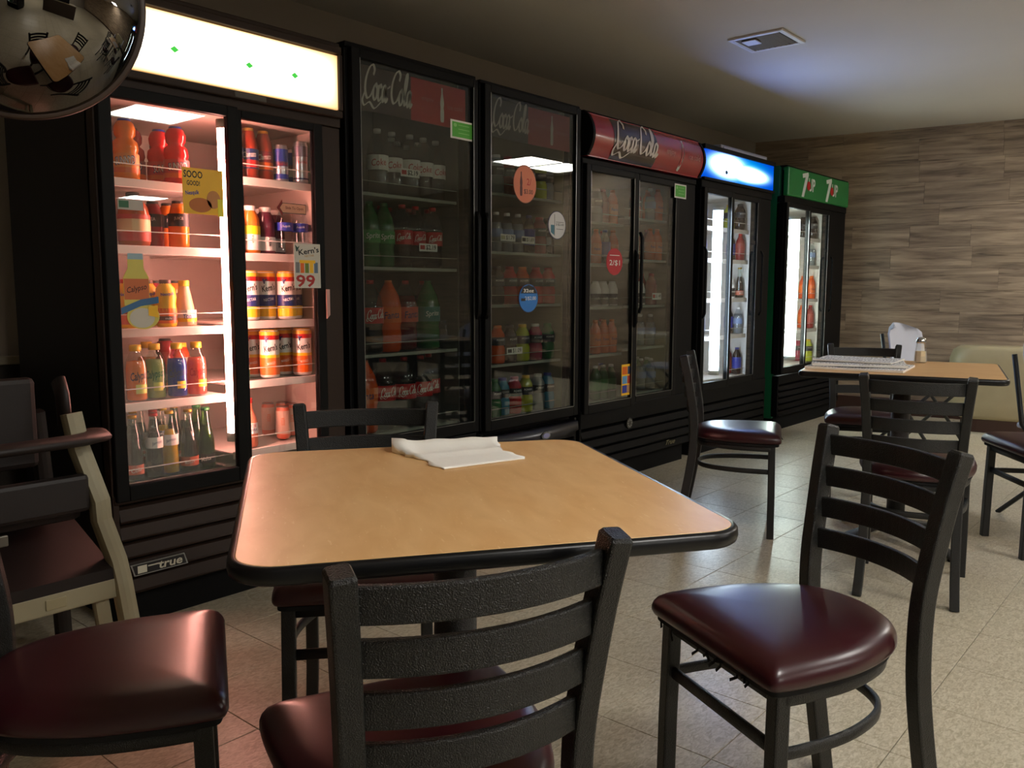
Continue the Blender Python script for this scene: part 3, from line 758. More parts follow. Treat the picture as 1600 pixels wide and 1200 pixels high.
def st_blue(s, cx, cz, rx, rz, y):
    disc(s, cx, cz, rx*1.05, rz*1.05, y, mat('navy_rim', (40, 44, 80), .5)); disc(s, cx, cz, rx, rz, y-.0012, mat('sky_blue', (36, 120, 200), .5), .0006)
    poly(s, [(cx-rx*.86, cz+rz*.35), (cx+rx*.9, cz+rz*.35), (cx+rx*.6, cz+rz*.8), (cx, cz+rz*.98), (cx-rx*.6, cz+rz*.8)], y-.002, INK, .0006)
    rect_text(s, '*32oz', cx, cz+rz*.55, CARD, y=y-.003, width=rx*1.1, height=rz*.26); rect_text(s, '2/$2.00', cx+rx*.2, cz-rz*.02, CARD, y=y-.0022, width=rx*1.2, height=rz*.3)
    card(s, cx-rx*.8, cx-rx*.35, cz-rz*.2, cz+rz*.0, y-.002, INK, .0006)
rstick(P3, d3[0], 820, 288, 17.5, 29, 'sticker', 'coral oval price sticker', st_orange)
rstick(P3, d3[0], 870, 352, 13, 21, 'sticker', 'white round price sticker', st_white)
rstick(P3, d3[0], 825.5, 466, 14.5, 21.5, 'sticker', 'blue round 32oz price sticker', st_blue)
YT = FY+.078
for (P, t_, a, b_, c_, txt, rd) in ((P2, '*$2.19', 626, 655, 270.5, '*$2.19', RED), (P2, '*$2.19', 655, 683, 387, '*$2.19', RED),
        (P3, '', 782, 805, 371.5, '$1.79', mat('tag_cream', (190, 186, 150), .6)), (P3, '', 815, 835, 375, '$1.69', INK), (P3, '', 792, 816, 548, '$1.09', INK)):
    hh = .0165
    zc = pz((a+b_)/2, c_, YT); tagcard(P, None, 'price_tag', txt, px(a, c_, YT), px(b_, c_, YT), zc-hh, zc+hh, YT, rd, txt+' price tag')

# ---------------- cooler 4: rounded red header
S4L = [1.445, 1.222, 0.985, 0.720, 0.462]; S4R = [1.492, 1.255, 0.987, 0.739, 0.470]
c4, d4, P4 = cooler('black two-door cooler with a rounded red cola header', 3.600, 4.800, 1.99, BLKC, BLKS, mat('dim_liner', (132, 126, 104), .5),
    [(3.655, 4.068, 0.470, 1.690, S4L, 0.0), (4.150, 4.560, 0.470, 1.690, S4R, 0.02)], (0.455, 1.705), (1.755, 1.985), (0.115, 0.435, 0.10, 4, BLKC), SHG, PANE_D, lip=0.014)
def arc_front(z, z0=1.765, z1=1.975, bow=.042):
    t_ = (z-z0)/(z1-z0); return FY-.01-bow*math.sin(PI*max(0, min(1, t_)))**.85
HR = mat('header_red', (158, 22, 36), .22, coat=.6); HD = mat('header_dark', (46, 18, 24), .22, coat=.6)
def hcurve(mb, xa, xb, m, n=12, off=0.0, z0=1.765, z1=1.975, za=None, zb=None):
    za = z0 if za is None else za; zb = z1 if zb is None else zb
    vs = []; fs = []
    for i in range(n+1):
        z = za+(zb-za)*i/n
        y = arc_front(z)-off; vs += [(xa, y, z), (xb, y, z)]
    for i in range(n): fs.append((2*i, 2*i+1, 2*i+3, 2*i+2))
    mb.add(vs, fs, m, True)
s = MB(); hcurve(s, 3.622, 4.775, HR); hcurve(s, 3.80, 4.235, HD, off=.0015)
s.box(3.62, 4.78, FY-.012, FY+.04, 1.762, 1.978, HR)
put_text(s, 'SCRIPT', mat('header_script', (214, 206, 200), .3, coat=.5), width=.42, height=.185, fn=lambda a, b: (a, arc_front(b)-.004, b), at=(4.02, 1.872))
def bpr(mb, cx, cz, h):
    g = MB(); bottle_print(g, cx, cz, h, 0, LOGO, -.18)
    mb.add([(a, arc_front(c)-.003, c) for a, b, c in g.v], g.f, LOGO)
bpr(s, 4.52, 1.865, .18)
EP = mat('header_small_text', (206, 130, 130), .4)
put_text(s, 'enjoy', EP, width=.10, height=.038, fn=lambda a, b: (a, arc_front(b)-.003, b), at=(4.385, 1.865)); put_text(s, 'ice cold', EP, width=.14, height=.034, fn=lambda a, b: (a, arc_front(b)-.003, b), at=(4.66, 1.868))
P4('header', s, 'rounded red header with white cola script reading enjoy ice cold')
for xx in (3.603, 4.778):
    s = MB()
    pts = [(arc_front(1.765+.21*i/12)-.006, 1.765+.21*i/12) for i in range(13)]
    vs = [(xx, y, z) for y, z in pts]+[(xx, FY+.04, 1.975), (xx, FY+.04, 1.765)]; n = len(vs); vs += [(xx+.02, y, z) for _, y, z in vs]
    s.add(vs, [tuple(range(n)), tuple(range(n, 2*n))[::-1]]+[(i, (i+1) % n, (i+1) % n+n, i+n) for i in range(n)], BLKC)
    P4('end_cap', s)
handle(P4, d4[0], 4.088, .87, 1.30, .012); handle(P4, d4[1], 4.133, .95, 1.40, .014)
rstick(P4, d4[1], 1063, 299, 9, 11, 'sticker', 'small green sticker', st_green, FY+.007)
def st_red(s, cx, cz, rx, rz, y):
    disc(s, cx, cz, rx, rz, y, mat('sticker_red', (190, 30, 42), .5)); rect_text(s, '2/$1', cx, cz-rz*.1, CARD, y=y-.0022, width=rx*1.3, height=rz*.45)
    card(s, cx-rx*.6, cx+rx*.6, cz+rz*.45, cz+rz*.5, y-.0012, CARD, .0006)
rstick(P4, d4[0], 960, 409, 12.5, 21, 'sticker', 'red round price sticker', st_red)
def st_poster(s, cx, cz, rx, rz, y):
    card(s, cx-rx, cx+rx, cz-rz, cz+rz, y, YEL)
    cols = [ORG, mat('p_navy', (60, 70, 110), .5), mat('p_sky', (90, 150, 200), .5), mat('p_red', (180, 60, 50), .5), BLU, mat('p_tan', (190, 140, 100), .5)]
    for k in range(6):
        a, b_ = k % 2, k//2; card(s, cx-rx*.88+a*rx*.9, cx-rx*.06+a*rx*.9, cz+rz*(.85-.6*b_)-rz*.5, cz+rz*(.85-.6*b_), y-.0012, cols[k], .0006)
rstick(P4, d4[0], 980, 593, 9, 24, 'poster', 'small multicoloured poster', st_poster, FY-.001)
s = MB(); disc(s, px(984, 661, FY), pz(984, 661, FY), .03, .03, FY+.003, mat('dim_badge', (58, 56, 52), .4), .004)
for k in range(8): disc(s, px(984, 661, FY)+.019*math.cos(k*PI/4), pz(984, 661, FY)+.019*math.sin(k*PI/4), .005, .005, FY-.001, GREYM, .001, 8)
P4('lock_badge', s)
s = MB(); rect_text(s, '*True', px(1048, 690, FY), pz(1048, 690, FY), mat('dull_gold', (112, 104, 70), .4), y=FY+.002, width=.12, height=.03, shear=.5); P4('nameplate', s)
s = MB(); tagcard(P4, None, 'price_tag', '$1.49', px(1019, 463, YT), px(1033, 463, YT), pz(1026, 463, YT)-.02, pz(1026, 463, YT)+.02, YT, RED, '$1.49 price tag')

# ---------------- cooler 5: blue sign
S5 = [1.495, 1.285, 1.020, 0.765, 0.475]
c5, d5, P5 = cooler('black two-door cooler glowing blue-white with a lit blue sign', 4.868, 5.920, 1.985, BLKC, BLKS, WLIN,
    [(4.920, 5.255, 0.480, 1.685, S5, 0.0), (5.330, 5.700, 0.480, 1.685, S5, 0.02)], (0.465, 1.70), (1.775, 1.965), (0.115, 0.435, 0.10, 4, BLKC), SHW, PANE,
    tubes=[(5.205, 0.54, 1.60, FY+0.06, 0.032, COOL)], chrome=True)
def sign5_mat():
    m, nt, b, out = new_mat('backlit_blue_panel'); nt.nodes.remove(b)
    tc = nt.nodes.new('ShaderNodeTexCoord')
    def mm(op, a, bb):
        x = nt.nodes.new('ShaderNodeMath'); x.operation = op
        for i, k in enumerate((a, bb)):
            if isinstance(k, (int, float)): x.inputs[i].default_value = k
            else: nt.links.new(k, x.inputs[i])
        return x.outputs[0]
    def lobe(cx, cz, sx, sz, e):
        sb = nt.nodes.new('ShaderNodeVectorMath'); sb.operation = 'SUBTRACT'; nt.links.new(tc.outputs['Generated'], sb.inputs[0]); sb.inputs[1].default_value = (cx, .5, cz)
        sc = nt.nodes.new('ShaderNodeVectorMath'); sc.operation = 'MULTIPLY'; nt.links.new(sb.outputs[0], sc.inputs[0]); sc.inputs[1].default_value = (1/sx, 0, 1/sz)
        ln = nt.nodes.new('ShaderNodeVectorMath'); ln.operation = 'LENGTH'; nt.links.new(sc.outputs[0], ln.inputs[0])
        return mm('POWER', 2.718, mm('MULTIPLY', mm('POWER', ln.outputs['Value'], e), -1.0))
    k = mm('MAXIMUM', lobe(.30, .55, .15, .27, 2.2), lobe(.60, .42, .20, .20, 2.6))
    em = nt.nodes.new('ShaderNodeEmission'); em.inputs[1].default_value = L_SIGN5
    halo = lobe(.47, .5, .42, .46, 2.6)
    hx = nt.nodes.new('ShaderNodeMix'); hx.data_type = 'RGBA'; nt.links.new(halo, hx.inputs[0]); hx.inputs[6].default_value = (0.0, .0018, .024, 1); hx.inputs[7].default_value = (.0, .024, .040, 1)
    cx_ = nt.nodes.new('ShaderNodeMix'); cx_.data_type = 'RGBA'; nt.links.new(k, cx_.inputs[0]); nt.links.new(hx.outputs[2], cx_.inputs[6]); cx_.inputs[7].default_value = (.45, .72, 1.9, 1)
    nt.links.new(cx_.outputs[2], em.inputs[0]); nt.links.new(em.outputs[0], out.inputs[0]); return m
s = MB(); s.box(4.885, 5.905, FY-.006, FY+.02, 1.785, 1.955, sign5_mat()); P5('sign_panel', s, 'glowing blue sign panel with a washed out white logo')
s = MB(); disc(s, 5.175, 1.838, .020, .014, FY-.0065, mat('sign_mark', (70, 120, 140), .5), .0008, 10)
P5('sign_mark', s, 'small dark mark on the blue sign')
s = MB(); s.box(4.866, 5.922, FY-.014, FY+.01, 1.765, 1.784, BLKC, .004); s.box(4.866, 5.922, FY-.014, FY+.01, 1.956, 1.985, BLKC, .004); P5('sign_frame', s)
for d_, us in ((d5[1], (1178, 380)),):
    s = MB(); card(s, px(1172, 379, FY+.019), px(1180, 379, FY+.019), pz(1176, 382, FY+.019), pz(1176, 376, FY+.019), FY+.018, INK); P5('sticker', s, 'tiny black sticker', d_)
handle(P5, d5[0], 4.893, .9, 1.35, .014); handle(P5, d5[1], 5.728, .9, 1.35, .014)

# ---------------- cooler 6: green
GRN = mat('cooler_green', (22, 92, 58), .4, var=.15, vscale=3)
HG = mat('header_green', (34, 128, 64), .35)
S6 = [1.495, 1.275, 1.004, 0.759, 0.480]
c6, d6, P6 = cooler('green-sided two-door cooler with a green soda header by the wood wall', 6.150, 7.440, 1.995, BLKC, GRN, WLIN,
    [(6.190, 6.585, 0.495, 1.690, S6, 0.0), (6.660, 7.050, 0.495, 1.690, S6, 0.02)], (0.47, 1.705), (1.775, 1.985), (0.115, 0.43, 0.07, 5, BLKC), SHW, PANE,
    tubes=[(6.50, 0.56, 1.62, FY+0.07, 0.042, COOLG)], chrome=True)
s = MB(); s.box(6.16, 7.43, FY-.012, FY+.03, 1.775, 1.985, HG, .01)
W7 = mat('soda_white', (226, 232, 226), .4); LG = mat('soda_pale_green', (150, 190, 150), .4)
for cx in (6.53, 7.02):
    poly(s, [(cx-.12, 1.785), (cx-.075, 1.785), (cx+.005, 1.955), (cx-.005, 1.975), (cx-.115, 1.955), (cx-.105, 1.925), (cx-.055, 1.935)], FY-.0125, W7, .001)
    rect_text(s, '*UP', cx+.075, 1.885, W7, y=FY-.0145, width=.13, height=.10)
    disc(s, cx+.01, 1.875, .034, .034, FY-.0145, RED, .001)
P6('header', s, 'green header with two white number and UP logos')
s = MB()
for (u, v_, r) in ((1209, 340, .03), (1208, 350, .02), (1206, 310, .025)):
    y = 2.75; z = pz(u, v_, y)
    vs = [(6.149, y+r*.6*math.cos(k*PI/5), z+r*math.sin(k*PI/5)) for k in range(10)]; s.add(vs, [tuple(range(10))], W7)
P6('side_sticker', s, 'white marks on the green side')
s = MB(); card(s, px(1289, 391, FY+.019), px(1297, 391, FY+.019), pz(1293, 394, FY+.019), pz(1293, 389, FY+.019), FY+.018, INK); P6('sticker', s, 'tiny black sticker', d6[1])
handle(P6, d6[1], 7.08, .9, 1.35, .014)
# box fixture lying on top of cooler 5
b = MB(); b.box(-.36, .36, -.05, .05, 0, .05, mat('fixture_grey', (156, 156, 172), .5), .006); b.box(-.33, .33, -.055, -.049, .012, .038, mat('fixture_lip', (190, 190, 204), .4))
tag(link('light_strip', b, None, (5.60, 2.72, 1.985)), 'grey metal strip fixture lying on top of the blue-sign cooler', 'light fixture')
# ================================================================== TABLES
WOODT = None
def laminate():
    m, nt, b, out = new_mat('maple_laminate')
    tc = nt.nodes.new('ShaderNodeTexCoord')
    mp = nt.nodes.new('ShaderNodeMapping'); mp.inputs['Scale'].default_value = (6, 2.2, 1); mp.inputs['Rotation'].default_value = (0, 0, 1.35); nt.links.new(tc.outputs['Object'], mp.inputs[0])
    n = nt.nodes.new('ShaderNodeTexNoise'); n.inputs['Scale'].default_value = 3.5; n.inputs['Detail'].default_value = 7; n.inputs['Distortion'].default_value = .6; nt.links.new(mp.outputs[0], n.inputs['Vector'])
    r = nt.nodes.new('ShaderNodeValToRGB'); e = r.color_ramp.elements
    e[0].position = .3; e[0].color = lin((222, 172, 112)); e[1].position = .7; e[1].color = lin((236, 192, 134)); nt.links.new(n.outputs['Fac'], r.inputs[0])
    mp2 = nt.nodes.new('ShaderNodeMapping'); mp2.inputs['Scale'].default_value = (60, 14, 1); mp2.inputs['Rotation'].default_value = (0, 0, 1.35); nt.links.new(tc.outputs['Object'], mp2.inputs[0])
    n2 = nt.nodes.new('ShaderNodeTexNoise'); n2.inputs['Scale'].default_value = 3; nt.links.new(mp2.outputs[0], n2.inputs['Vector'])
    r2 = nt.nodes.new('ShaderNodeValToRGB'); e = r2.color_ramp.elements; e[0].position = .66; e[0].color = (0, 0, 0, 1); e[1].position = .76; e[1].color = (.5, .5, .5, 1); nt.links.new(n2.outputs['Fac'], r2.inputs[0])
    mx = nt.nodes.new('ShaderNodeMix'); mx.data_type = 'RGBA'; nt.links.new(r2.outputs[0], mx.inputs[0]); nt.links.new(r.outputs[0], mx.inputs[6]); mx.inputs[7].default_value = lin((246, 214, 166))
    nt.links.new(mx.outputs[2], b.inputs['Base Color']); b.inputs['Roughness'].default_value = .36; b.inputs['Specular IOR Level'].default_value = .5
    return m
LAM = laminate()
RIM = mat('black_rubber_rim', (9, 10, 13), .33, spec=.4)
def rrect(hx, hy, r, n=8):
    out = []
    for cx, cy, a0 in ((hx-r, hy-r, 0), (-hx+r, hy-r, PI/2), (-hx+r, -hy+r, PI), (hx-r, -hy+r, 1.5*PI)):
        for k in range(n+1):
            a = a0+PI/2*k/n; out.append((cx+r*math.cos(a), cy+r*math.sin(a)))
    return out
def table(loc, ang, hx, hy, r, label):
    t = empty('dining_table', (loc[0], loc[1], 0), ang); tag(t, label, 'table', 'square pedestal dining tables')
    H = .755
    part('tabletop', MB().prism(rrect(hx-.006, hy-.006, r), H-.0235, H, LAM, .0015), t)
    o = rrect(hx-.006, hy-.006, r, 8); rim = MB(); N = len(o)
    vs = []; fs = []
    prof = [(0, H-.0005), (.006, H-.001), (.009, H-.005), (.010, H-.013), (.008, H-.021), (.003, H-.0245), (-.012, H-.0245)]
    for i, (x, y) in enumerate(o):
        a, b = o[i-1], o[(i+1) % N]; tx, ty = b[0]-a[0], b[1]-a[1]; L = math.hypot(tx, ty); nx, ny = ty/L, -tx/L
        for d, z in prof: vs.append((x+nx*d, y+ny*d, z))
    k = len(prof)
    for i in range(N):
        j = (i+1) % N
        for q in range(k-1): fs.append((i*k+q, i*k+q+1, j*k+q+1, j*k+q))
    rim.add(vs, fs, RIM, True); part('edge_band', rim, t, 'thick black rubber edge')
    c = MB(); c.lathe([(.037, .06), (.037, .70)], BLKM, 24); part('column', c, t)
    s = MB(); s.box(-.20, .20, -.035, .035, .70, .731, BLKM, .006); s.box(-.035, .035, -.20, .20, .70, .731, BLKM, .006); part('top_bracket', s, t)
    for q in range(4):
        a = q*PI/2+(-.253 if loc[0] < 2 else PI/4); d = Vector((math.cos(a), math.sin(a), 0)); sd = (-math.sin(a), math.cos(a), 0)
        f = MB(); f.sweep([d*.02+Vector((0, 0, .075)), d*.10+Vector((0, 0, .068)), d*.22+Vector((0, 0, .045)), d*.33+Vector((0, 0, .02))], .056, .022, sd, BLKM)
        f.lathe([(.016, 0), (.018, .012)], BLK, 10, c=(d.x*.315, d.y*.315)); part('base_arm', f, t)
    return t
t1 = table((1.006, .988), math.radians(-34.5), .345, .372, .055, 'square maple-topped table in front with a folded paper napkin on it')
t2 = table((3.815, 1.067), math.radians(13.5), .385, .372, .035, 'maple-topped table farther back with newspapers and a salt shaker on it')

# folded napkin
PAPER = mat('napkin_paper', (250, 248, 240), .85, bump=.25, bscale=60, var=.02)
A_, B_, C_, D_ = Vector((1.163, 1.318, 0)), Vector((1.352, 1.225, 0)), Vector((1.235, 1.035, 0)), Vector((1.069, 1.083, 0))
n1, n2 = 22, 18; vs = []; fs = []
for i in range(n1+1):
    for j in range(n2+1):
        s_, t_ = i/n1, j/n2
        top = A_.lerp(B_, s_); bot = D_.lerp(C_, s_); p = top.lerp(bot, t_)
        z = .758
        z += .016*math.exp(-((t_-.14)/.12)**2)*(1-.35*s_)        # rolled fold at the back
        z += .006*math.exp(-((t_-.52)/.05)**2)
        z += .010*math.exp(-(s_/.06)**2)*math.exp(-((t_-.25)/.2)**2)
        z += .0012*math.sin(s_*17+t_*9)*(1-t_)
        e_ = .006*math.sin(t_*21) if i in (0, n1) else 0
        p = p+(B_-A_).normalized()*(e_+(-.018 if i == 0 and .1 < t_ < .5 else 0)+(.012*math.sin(t_*9) if i == n1 else 0))
        vs.append((p.x, p.y, z))
o_ = len(vs)
for (x, y, z) in list(vs): vs.append((x, y, .7556))
W1 = n2+1
for i in range(n1):
    for j in range(n2):
        a = i*W1+j; fs.append((a, a+1, a+1+W1, a+W1)); fs.append((o_+a, o_+a+W1, o_+a+1+W1, o_+a+1))
def wall_(a, b): fs.append((a, b, o_+b, o_+a))
for j in range(n2): wall_(j+1, j); wall_(n1*W1+j, n1*W1+j+1)
for i in range(n1): wall_(i*W1, (i+1)*W1); wall_((i+1)*W1+n2, i*W1+n2)
cx_ = sum(p[0] for p in vs)/len(vs); cy_ = sum(p[1] for p in vs)/len(vs)
nb = MB(); nb.add([(x-cx_, y-cy_, z-.7555) for x, y, z in vs], fs, PAPER, True)
tag(link('paper_napkin', nb, None, (cx_, cy_, .7555)), 'folded white paper napkin lying on the front table', 'napkin')

# newspapers on table 2
def newsprint():
    m, nt, b, out = new_mat('newsprint')
    tc = nt.nodes.new('ShaderNodeTexCoord'); mp = nt.nodes.new('ShaderNodeMapping'); mp.inputs['Scale'].default_value = (26, 90, 1); nt.links.new(tc.outputs['Object'], mp.inputs[0])
    n = nt.nodes.new('ShaderNodeTexNoise'); n.inputs['Scale'].default_value = 1.6; n.inputs['Detail'].default_value = 5; nt.links.new(mp.outputs[0], n.inputs['Vector'])
    r = nt.nodes.new('ShaderNodeValToRGB'); e = r.color_ramp.elements; e[0].position = .42; e[0].color = lin((150, 150, 156)); e[1].position = .54; e[1].color = lin((236, 236, 236)); nt.links.new(n.outputs['Fac'], r.inputs[0])
    nt.links.new(r.outputs[0], b.inputs['Base Color']); b.inputs['Roughness'].default_value = .9; return m
NEWS = newsprint(); NEDGE = mat('paper_edge', (240, 238, 230), .85)
def paper(cx, cy, z, hx, hy, th, ang, seed, label):
    r = random.Random(seed); n = 10; vs = []; fs = []
    for i in range(n+1):
        for j in range(n+1):
            x = -hx+2*hx*i/n; y = -hy+2*hy*j/n
            vs.append((x+r.uniform(-.002, .002), y+r.uniform(-.002, .002), th+.002*math.sin(x*23+seed)*math.cos(y*19)))
    o = len(vs); vs += [(x, y, 0) for x, y, _ in vs]; W = n+1; top = []
    for i in range(n):
        for j in range(n):
            a = i*W+j; top.append((a, a+W, a+1+W, a+1)); fs.append((o+a, o+a+1, o+a+1+W, o+a+W))
    for k in range(n):
        for a, b in ((k+1, k), (n*W+k, n*W+k+1), (k*W, (k+1)*W), ((k+1)*W+n, k*W+n)): fs.append((a, b, o+b, o+a))
    m = MB(); m.add(vs, fs, NEDGE); m.add(vs, top, NEWS)
    tag(link('newspaper', m, None, (cx, cy, z), ang), label, 'newspaper', 'newspapers piled on the far table')
paper(3.66, 1.195, .756, .155, .19, .008, math.radians(8), 1, 'bottom newspaper of the pile on the farther table')
paper(3.71, 1.22, .767, .15, .185, .009, math.radians(20), 2, 'middle newspaper of the pile on the farther table')
paper(3.76, 1.235, .779, .13, .16, .006, math.radians(4), 3, 'top newspaper of the pile, grey print facing up')

# salt shaker
sh = link('salt_shaker', MB().lathe([(.026, 0), (.0275, .004), (.0265, .03), (.019, .088)], glass('shaker_glass', (.92, .93, .92), f0=.08), 8, smooth=False), None, (4.10, 1.075, .756), .3)
tag(sh, 'glass salt shaker with a chrome top on the farther table', 'shaker')
part('salt', MB().lathe([(.0235, .004), (.0245, .006), (.0222, .052)], mat('salt', (236, 222, 192), .9), 8, smooth=False), sh)
part('cap', MB().lathe([(.0200, .088), (.0212, .090), (.0215, .098), (.019, .108), (.012, .114), (.003, .116)], CHROME, 20), sh)

# ================================================================== CHAIRS
ZT, WT, YTOP, WF, YF_, WL_, YL_, WB, YB = .794, .168, -.218, .197, .207, .169, .172, .155, -.233
def post_pts(sx):
    base = [(WB, YB, 0), (.150, -.212, .10), (.147, -.190, .22), (.146, -.172, .34), (.147, -.166, .44), (.149, -.168, .52), (.153, -.180, .60), (.160, -.198, .70), (WT, YTOP, ZT-.006)]
    P = []
    for i in range(len(base)-1):
        p0 = base[max(i-1, 0)]; p1 = base[i]; p2 = base[i+1]; p3 = base[min(i+2, len(base)-1)]
        for k in range(3):
            t = k/3; P.append(tuple(0.5*((2*b)+(-a+c)*t+(2*a-5*b+4*c-d)*t*t+(-a+3*b-3*c+d)*t**3) for a, b, c, d in zip(p0, p1, p2, p3)))
    P.append(base[-1]); return [(sx*x, y, z) for x, y, z in P]
def post_at(z):
    P = post_pts(1)
    for a, b in zip(P, P[1:]):
        if a[2] <= z <= b[2]:
            t = (z-a[2])/(b[2]-a[2]); return a[0]+(b[0]-a[0])*t, a[1]+(b[1]-a[1])*t
    return P[-1][0], P[-1][1]
def seat_outline(s=1.0, n=60):
    """D shape: straight front edge, rounded corners, tapering to a round back"""
    pts = [(WF+.002, YF_-.026), (WF+.003, YF_-.09), (WF-.004, .03), (.172, -.05), (.138, -.120), (.085, -.165), (0, -.182)]
    right = []
    full = [(WF-.022, YF_+.001), (WF-.004, YF_-.005)]+pts
    for i in range(len(full)-1):
        p0 = full[max(i-1, 0)]; p1 = full[i]; p2 = full[i+1]; p3 = full[i+2] if i+2 < len(full) else (-full[i][0], full[i][1])
        for k in range(5):
            t = k/5; right.append(tuple(0.5*((2*b)+(-a+c)*t+(2*a-5*b+4*c-d)*t*t+(-a+3*b-3*c+d)*t**3) for a, b, c, d in zip(p0, p1, p2, p3)))
    right.append((0, -.182))
    left = [(-x, y) for x, y in right[:-1]][::-1]
    out = right+left            # clockwise from the front right corner
    out = out[::-1]             # counter-clockwise
    cy = .015
    return [(x*s, cy+(y-cy)*s) for x, y in out]
def seat_mesh():
    mb = MB(); prof = [(.94, .4195), (.985, .422), (1.0, .429), (.999, .437), (.985, .446), (.955, .455), (.90, .463), (.80, .469), (.65, .4725), (.45, .474), (.22, .4745)]
    N = len(seat_outline()); vs = []; fs = []
    for s, z in prof: vs += [(x, y, z) for x, y in seat_outline(s)]
    for j in range(len(prof)-1):
        for i in range(N):
            a = j*N+i; b = j*N+(i+1) % N; fs.append((a, b, b+N, a+N))
    vs.append((0, .015, .4746)); c = len(vs)-1; o = (len(prof)-1)*N
    for i in range(N): fs.append((o+i, o+(i+1) % N, c))
    fs.append(tuple(range(N))[::-1]); mb.add(vs, fs, VINYL, True); return mb
def ring_pts(z, s=.86):
    o = seat_outline(s); i0 = 0
    pts = [(x, min(y, YL_-.002), z) for x, y in o]
    back = [p for p in pts if p[1] < YL_-.004]
    back.sort(key=lambda p: math.atan2(p[0], -p[1]-1e-3+0.02))
    return [(-WL_+.004, YL_-.01, z)]+[(x*1.0, y, z) for x, y, _ in back]+[(WL_-.004, YL_-.01, z)]
def make_chair():
    t = empty('dining_chair')
    part('seat', seat_mesh(), t, 'burgundy vinyl seat cushion')
    part('seat_board', MB().prism(seat_outline(.95), .408, .419, BLACKCLOTH, .002), t)
    for sx in (-1, 1):
        P = post_pts(sx); m = MB(); m.bar(P, .031, .036, (1, 0, 0), BLKM, .004, .005)
        part('back_leg', m, t)
        m = MB(); m.bar([(sx*(WL_+.001), YL_+.002, 0), (sx*WL_, YL_, .2), (sx*(WL_-.003), YL_-.004, .408)], .030, .030, (1, 0, 0), BLKM, .004); part('front_leg', m, t)
    for zc in (.752, .686, .620, .554):
        x, y = post_at(zc); pts = []
        for k in range(15):
            a = -1+2*k/14; pts.append((a*x*.97, y-.036*(1-a*a), zc))
        m = MB(); m.bar(pts, .044, .012, (0, 0, 1), BLKM, .003); part('back_slat', m, t)
    m = MB(); m.sweep(ring_pts(.295, .86), .022, .012, (0, 0, 1), BLKM, ex=4); part('stretcher_ring', m, t)
    m = MB(); m.sweep([(-WL_+.004, YL_-.003, .30), (WL_-.004, YL_-.003, .30)], .024, .014, (0, 0, 1), BLKM, ex=4); part('front_stretcher', m, t)
    m = MB(); m.sweep(ring_pts(.396, .88), .024, .016, (0, 0, 1), BLKM, ex=4); m.sweep([(-WL_, YL_-.004, .396), (WL_, YL_-.004, .396)], .026, .018, (0, 0, 1), BLKM, ex=4); part('seat_frame', m, t)
    return t
CH = [('B', .773, .818, -24.3, 'black ladder-back chair nearest the viewer, its back towards us at the front table'),
      ('A', .579, 1.414, -119.8, 'burgundy-seated chair at the bottom left corner, its back out of the picture'),
      ('D', 1.559, .611, 62.1, 'black ladder-back chair turned aside right of the front table, torn seat lining hanging'),
      ('G', 1.250, 1.515, 139.6, 'black chair pushed in behind the front table, in front of the coolers'),
      ('C', 3.559, 1.709, -156.7, 'black chair seen side-on between the red-header cooler and the farther table'),
      ('E', 3.276, .856, -77.8, 'black ladder-back chair pushed up to the near side of the farther table'),
      ('F', 4.109, .542, 35.7, 'burgundy-seated chair cut by the right edge of the picture'),
      ('H', 4.441, 1.416, 112.5, 'black chair behind the farther table facing us, before the wood wall')]
ch0 = make_chair()
for i, (k, x, y, a, lb) in enumerate(CH):
    o = ch0 if i == 0 else copy_tree(ch0)
    o.location = (x, y, 0); o.rotation_euler = (0, 0, math.radians(a)); tag(o, lb, 'chair', 'black metal ladder-back chairs with burgundy seats')
    if k == 'D':
        m = MB(); r = random.Random(3)
        for q in range(14):
            x_ = -.17+.2*r.random() if q < 10 else -.17+.34*r.random(); L = r.uniform(.008, .03)
            m.sweep([(x_, YF_-.012, .420), (x_+r.uniform(-.006, .006), YF_-.008, .420-L*.6), (x_+r.uniform(-.016, .016), YF_-.004, .420-L)], .006, .0012, (1, 0, 0), BLACKCLOTH, n=6)
        p = part('torn_lining', m, o, 'ragged torn black lining under the seat'); p['kind'] = 'stuff'
    if k == 'C':
        m = MB(); m.sweep([(-.13, YF_-.006, .42), (-.128, YF_, .405), (-.12, YF_+.008, .392)], .02, .003, (1, 0, 0), BLACKCLOTH, n=6); part('torn_lining', m, o, 'scrap of torn lining')

# ================================================================== HIGH CHAIR (left)
BEI = mat('beige_plastic', (158, 150, 122), .5); BRN = mat('dark_brown_plastic', (27, 19, 16), .55, bump=.1, bscale=300)
hc = empty('high_chair', (.70, 2.42, 0)); tag(hc, 'beige and brown plastic restaurant high chair left of the pink-lit cooler', 'high chair')
for sx in (-1, 1):
    X = lambda v_: sx*v_
    path = [(.222, -.10, .755), (.232, -.115, .66), (.262, -.15, .52), (.262, -.155, .47), (.285, -.18, .36), (.292, -.19, .30), (.318, -.22, 0)]
    m = MB(); m.sweep([(sx*x, y, z) for x, y, z in path], .046, .05, (1, 0, 0), BEI, ex=5, smooth=False); part('front_leg', m, hc, 'beige bent leg')
    path = [(.215, .12, .74), (.24, .15, .5), (.28, .20, .25), (.30, .24, 0)]
    m = MB(); m.sweep([(sx*x, y, z) for x, y, z in path], .042, .045, (1, 0, 0), BRN, ex=5, smooth=False); part('back_leg', m, hc)
m = MB(); m.sweep([(-.30, -.16, .695), (-.2, -.195, .697), (0, -.205, .697), (.2, -.195, .697), (.262, -.155, .695), (.275, -.10, .695)], .075, .030, (0, 1, 0), BRN, n=16, ex=2.4); part('tray_rail', m, hc)
part('backrest', MB().box(-.20, .185, .02, .06, .60, .845, BRN, .015), hc)
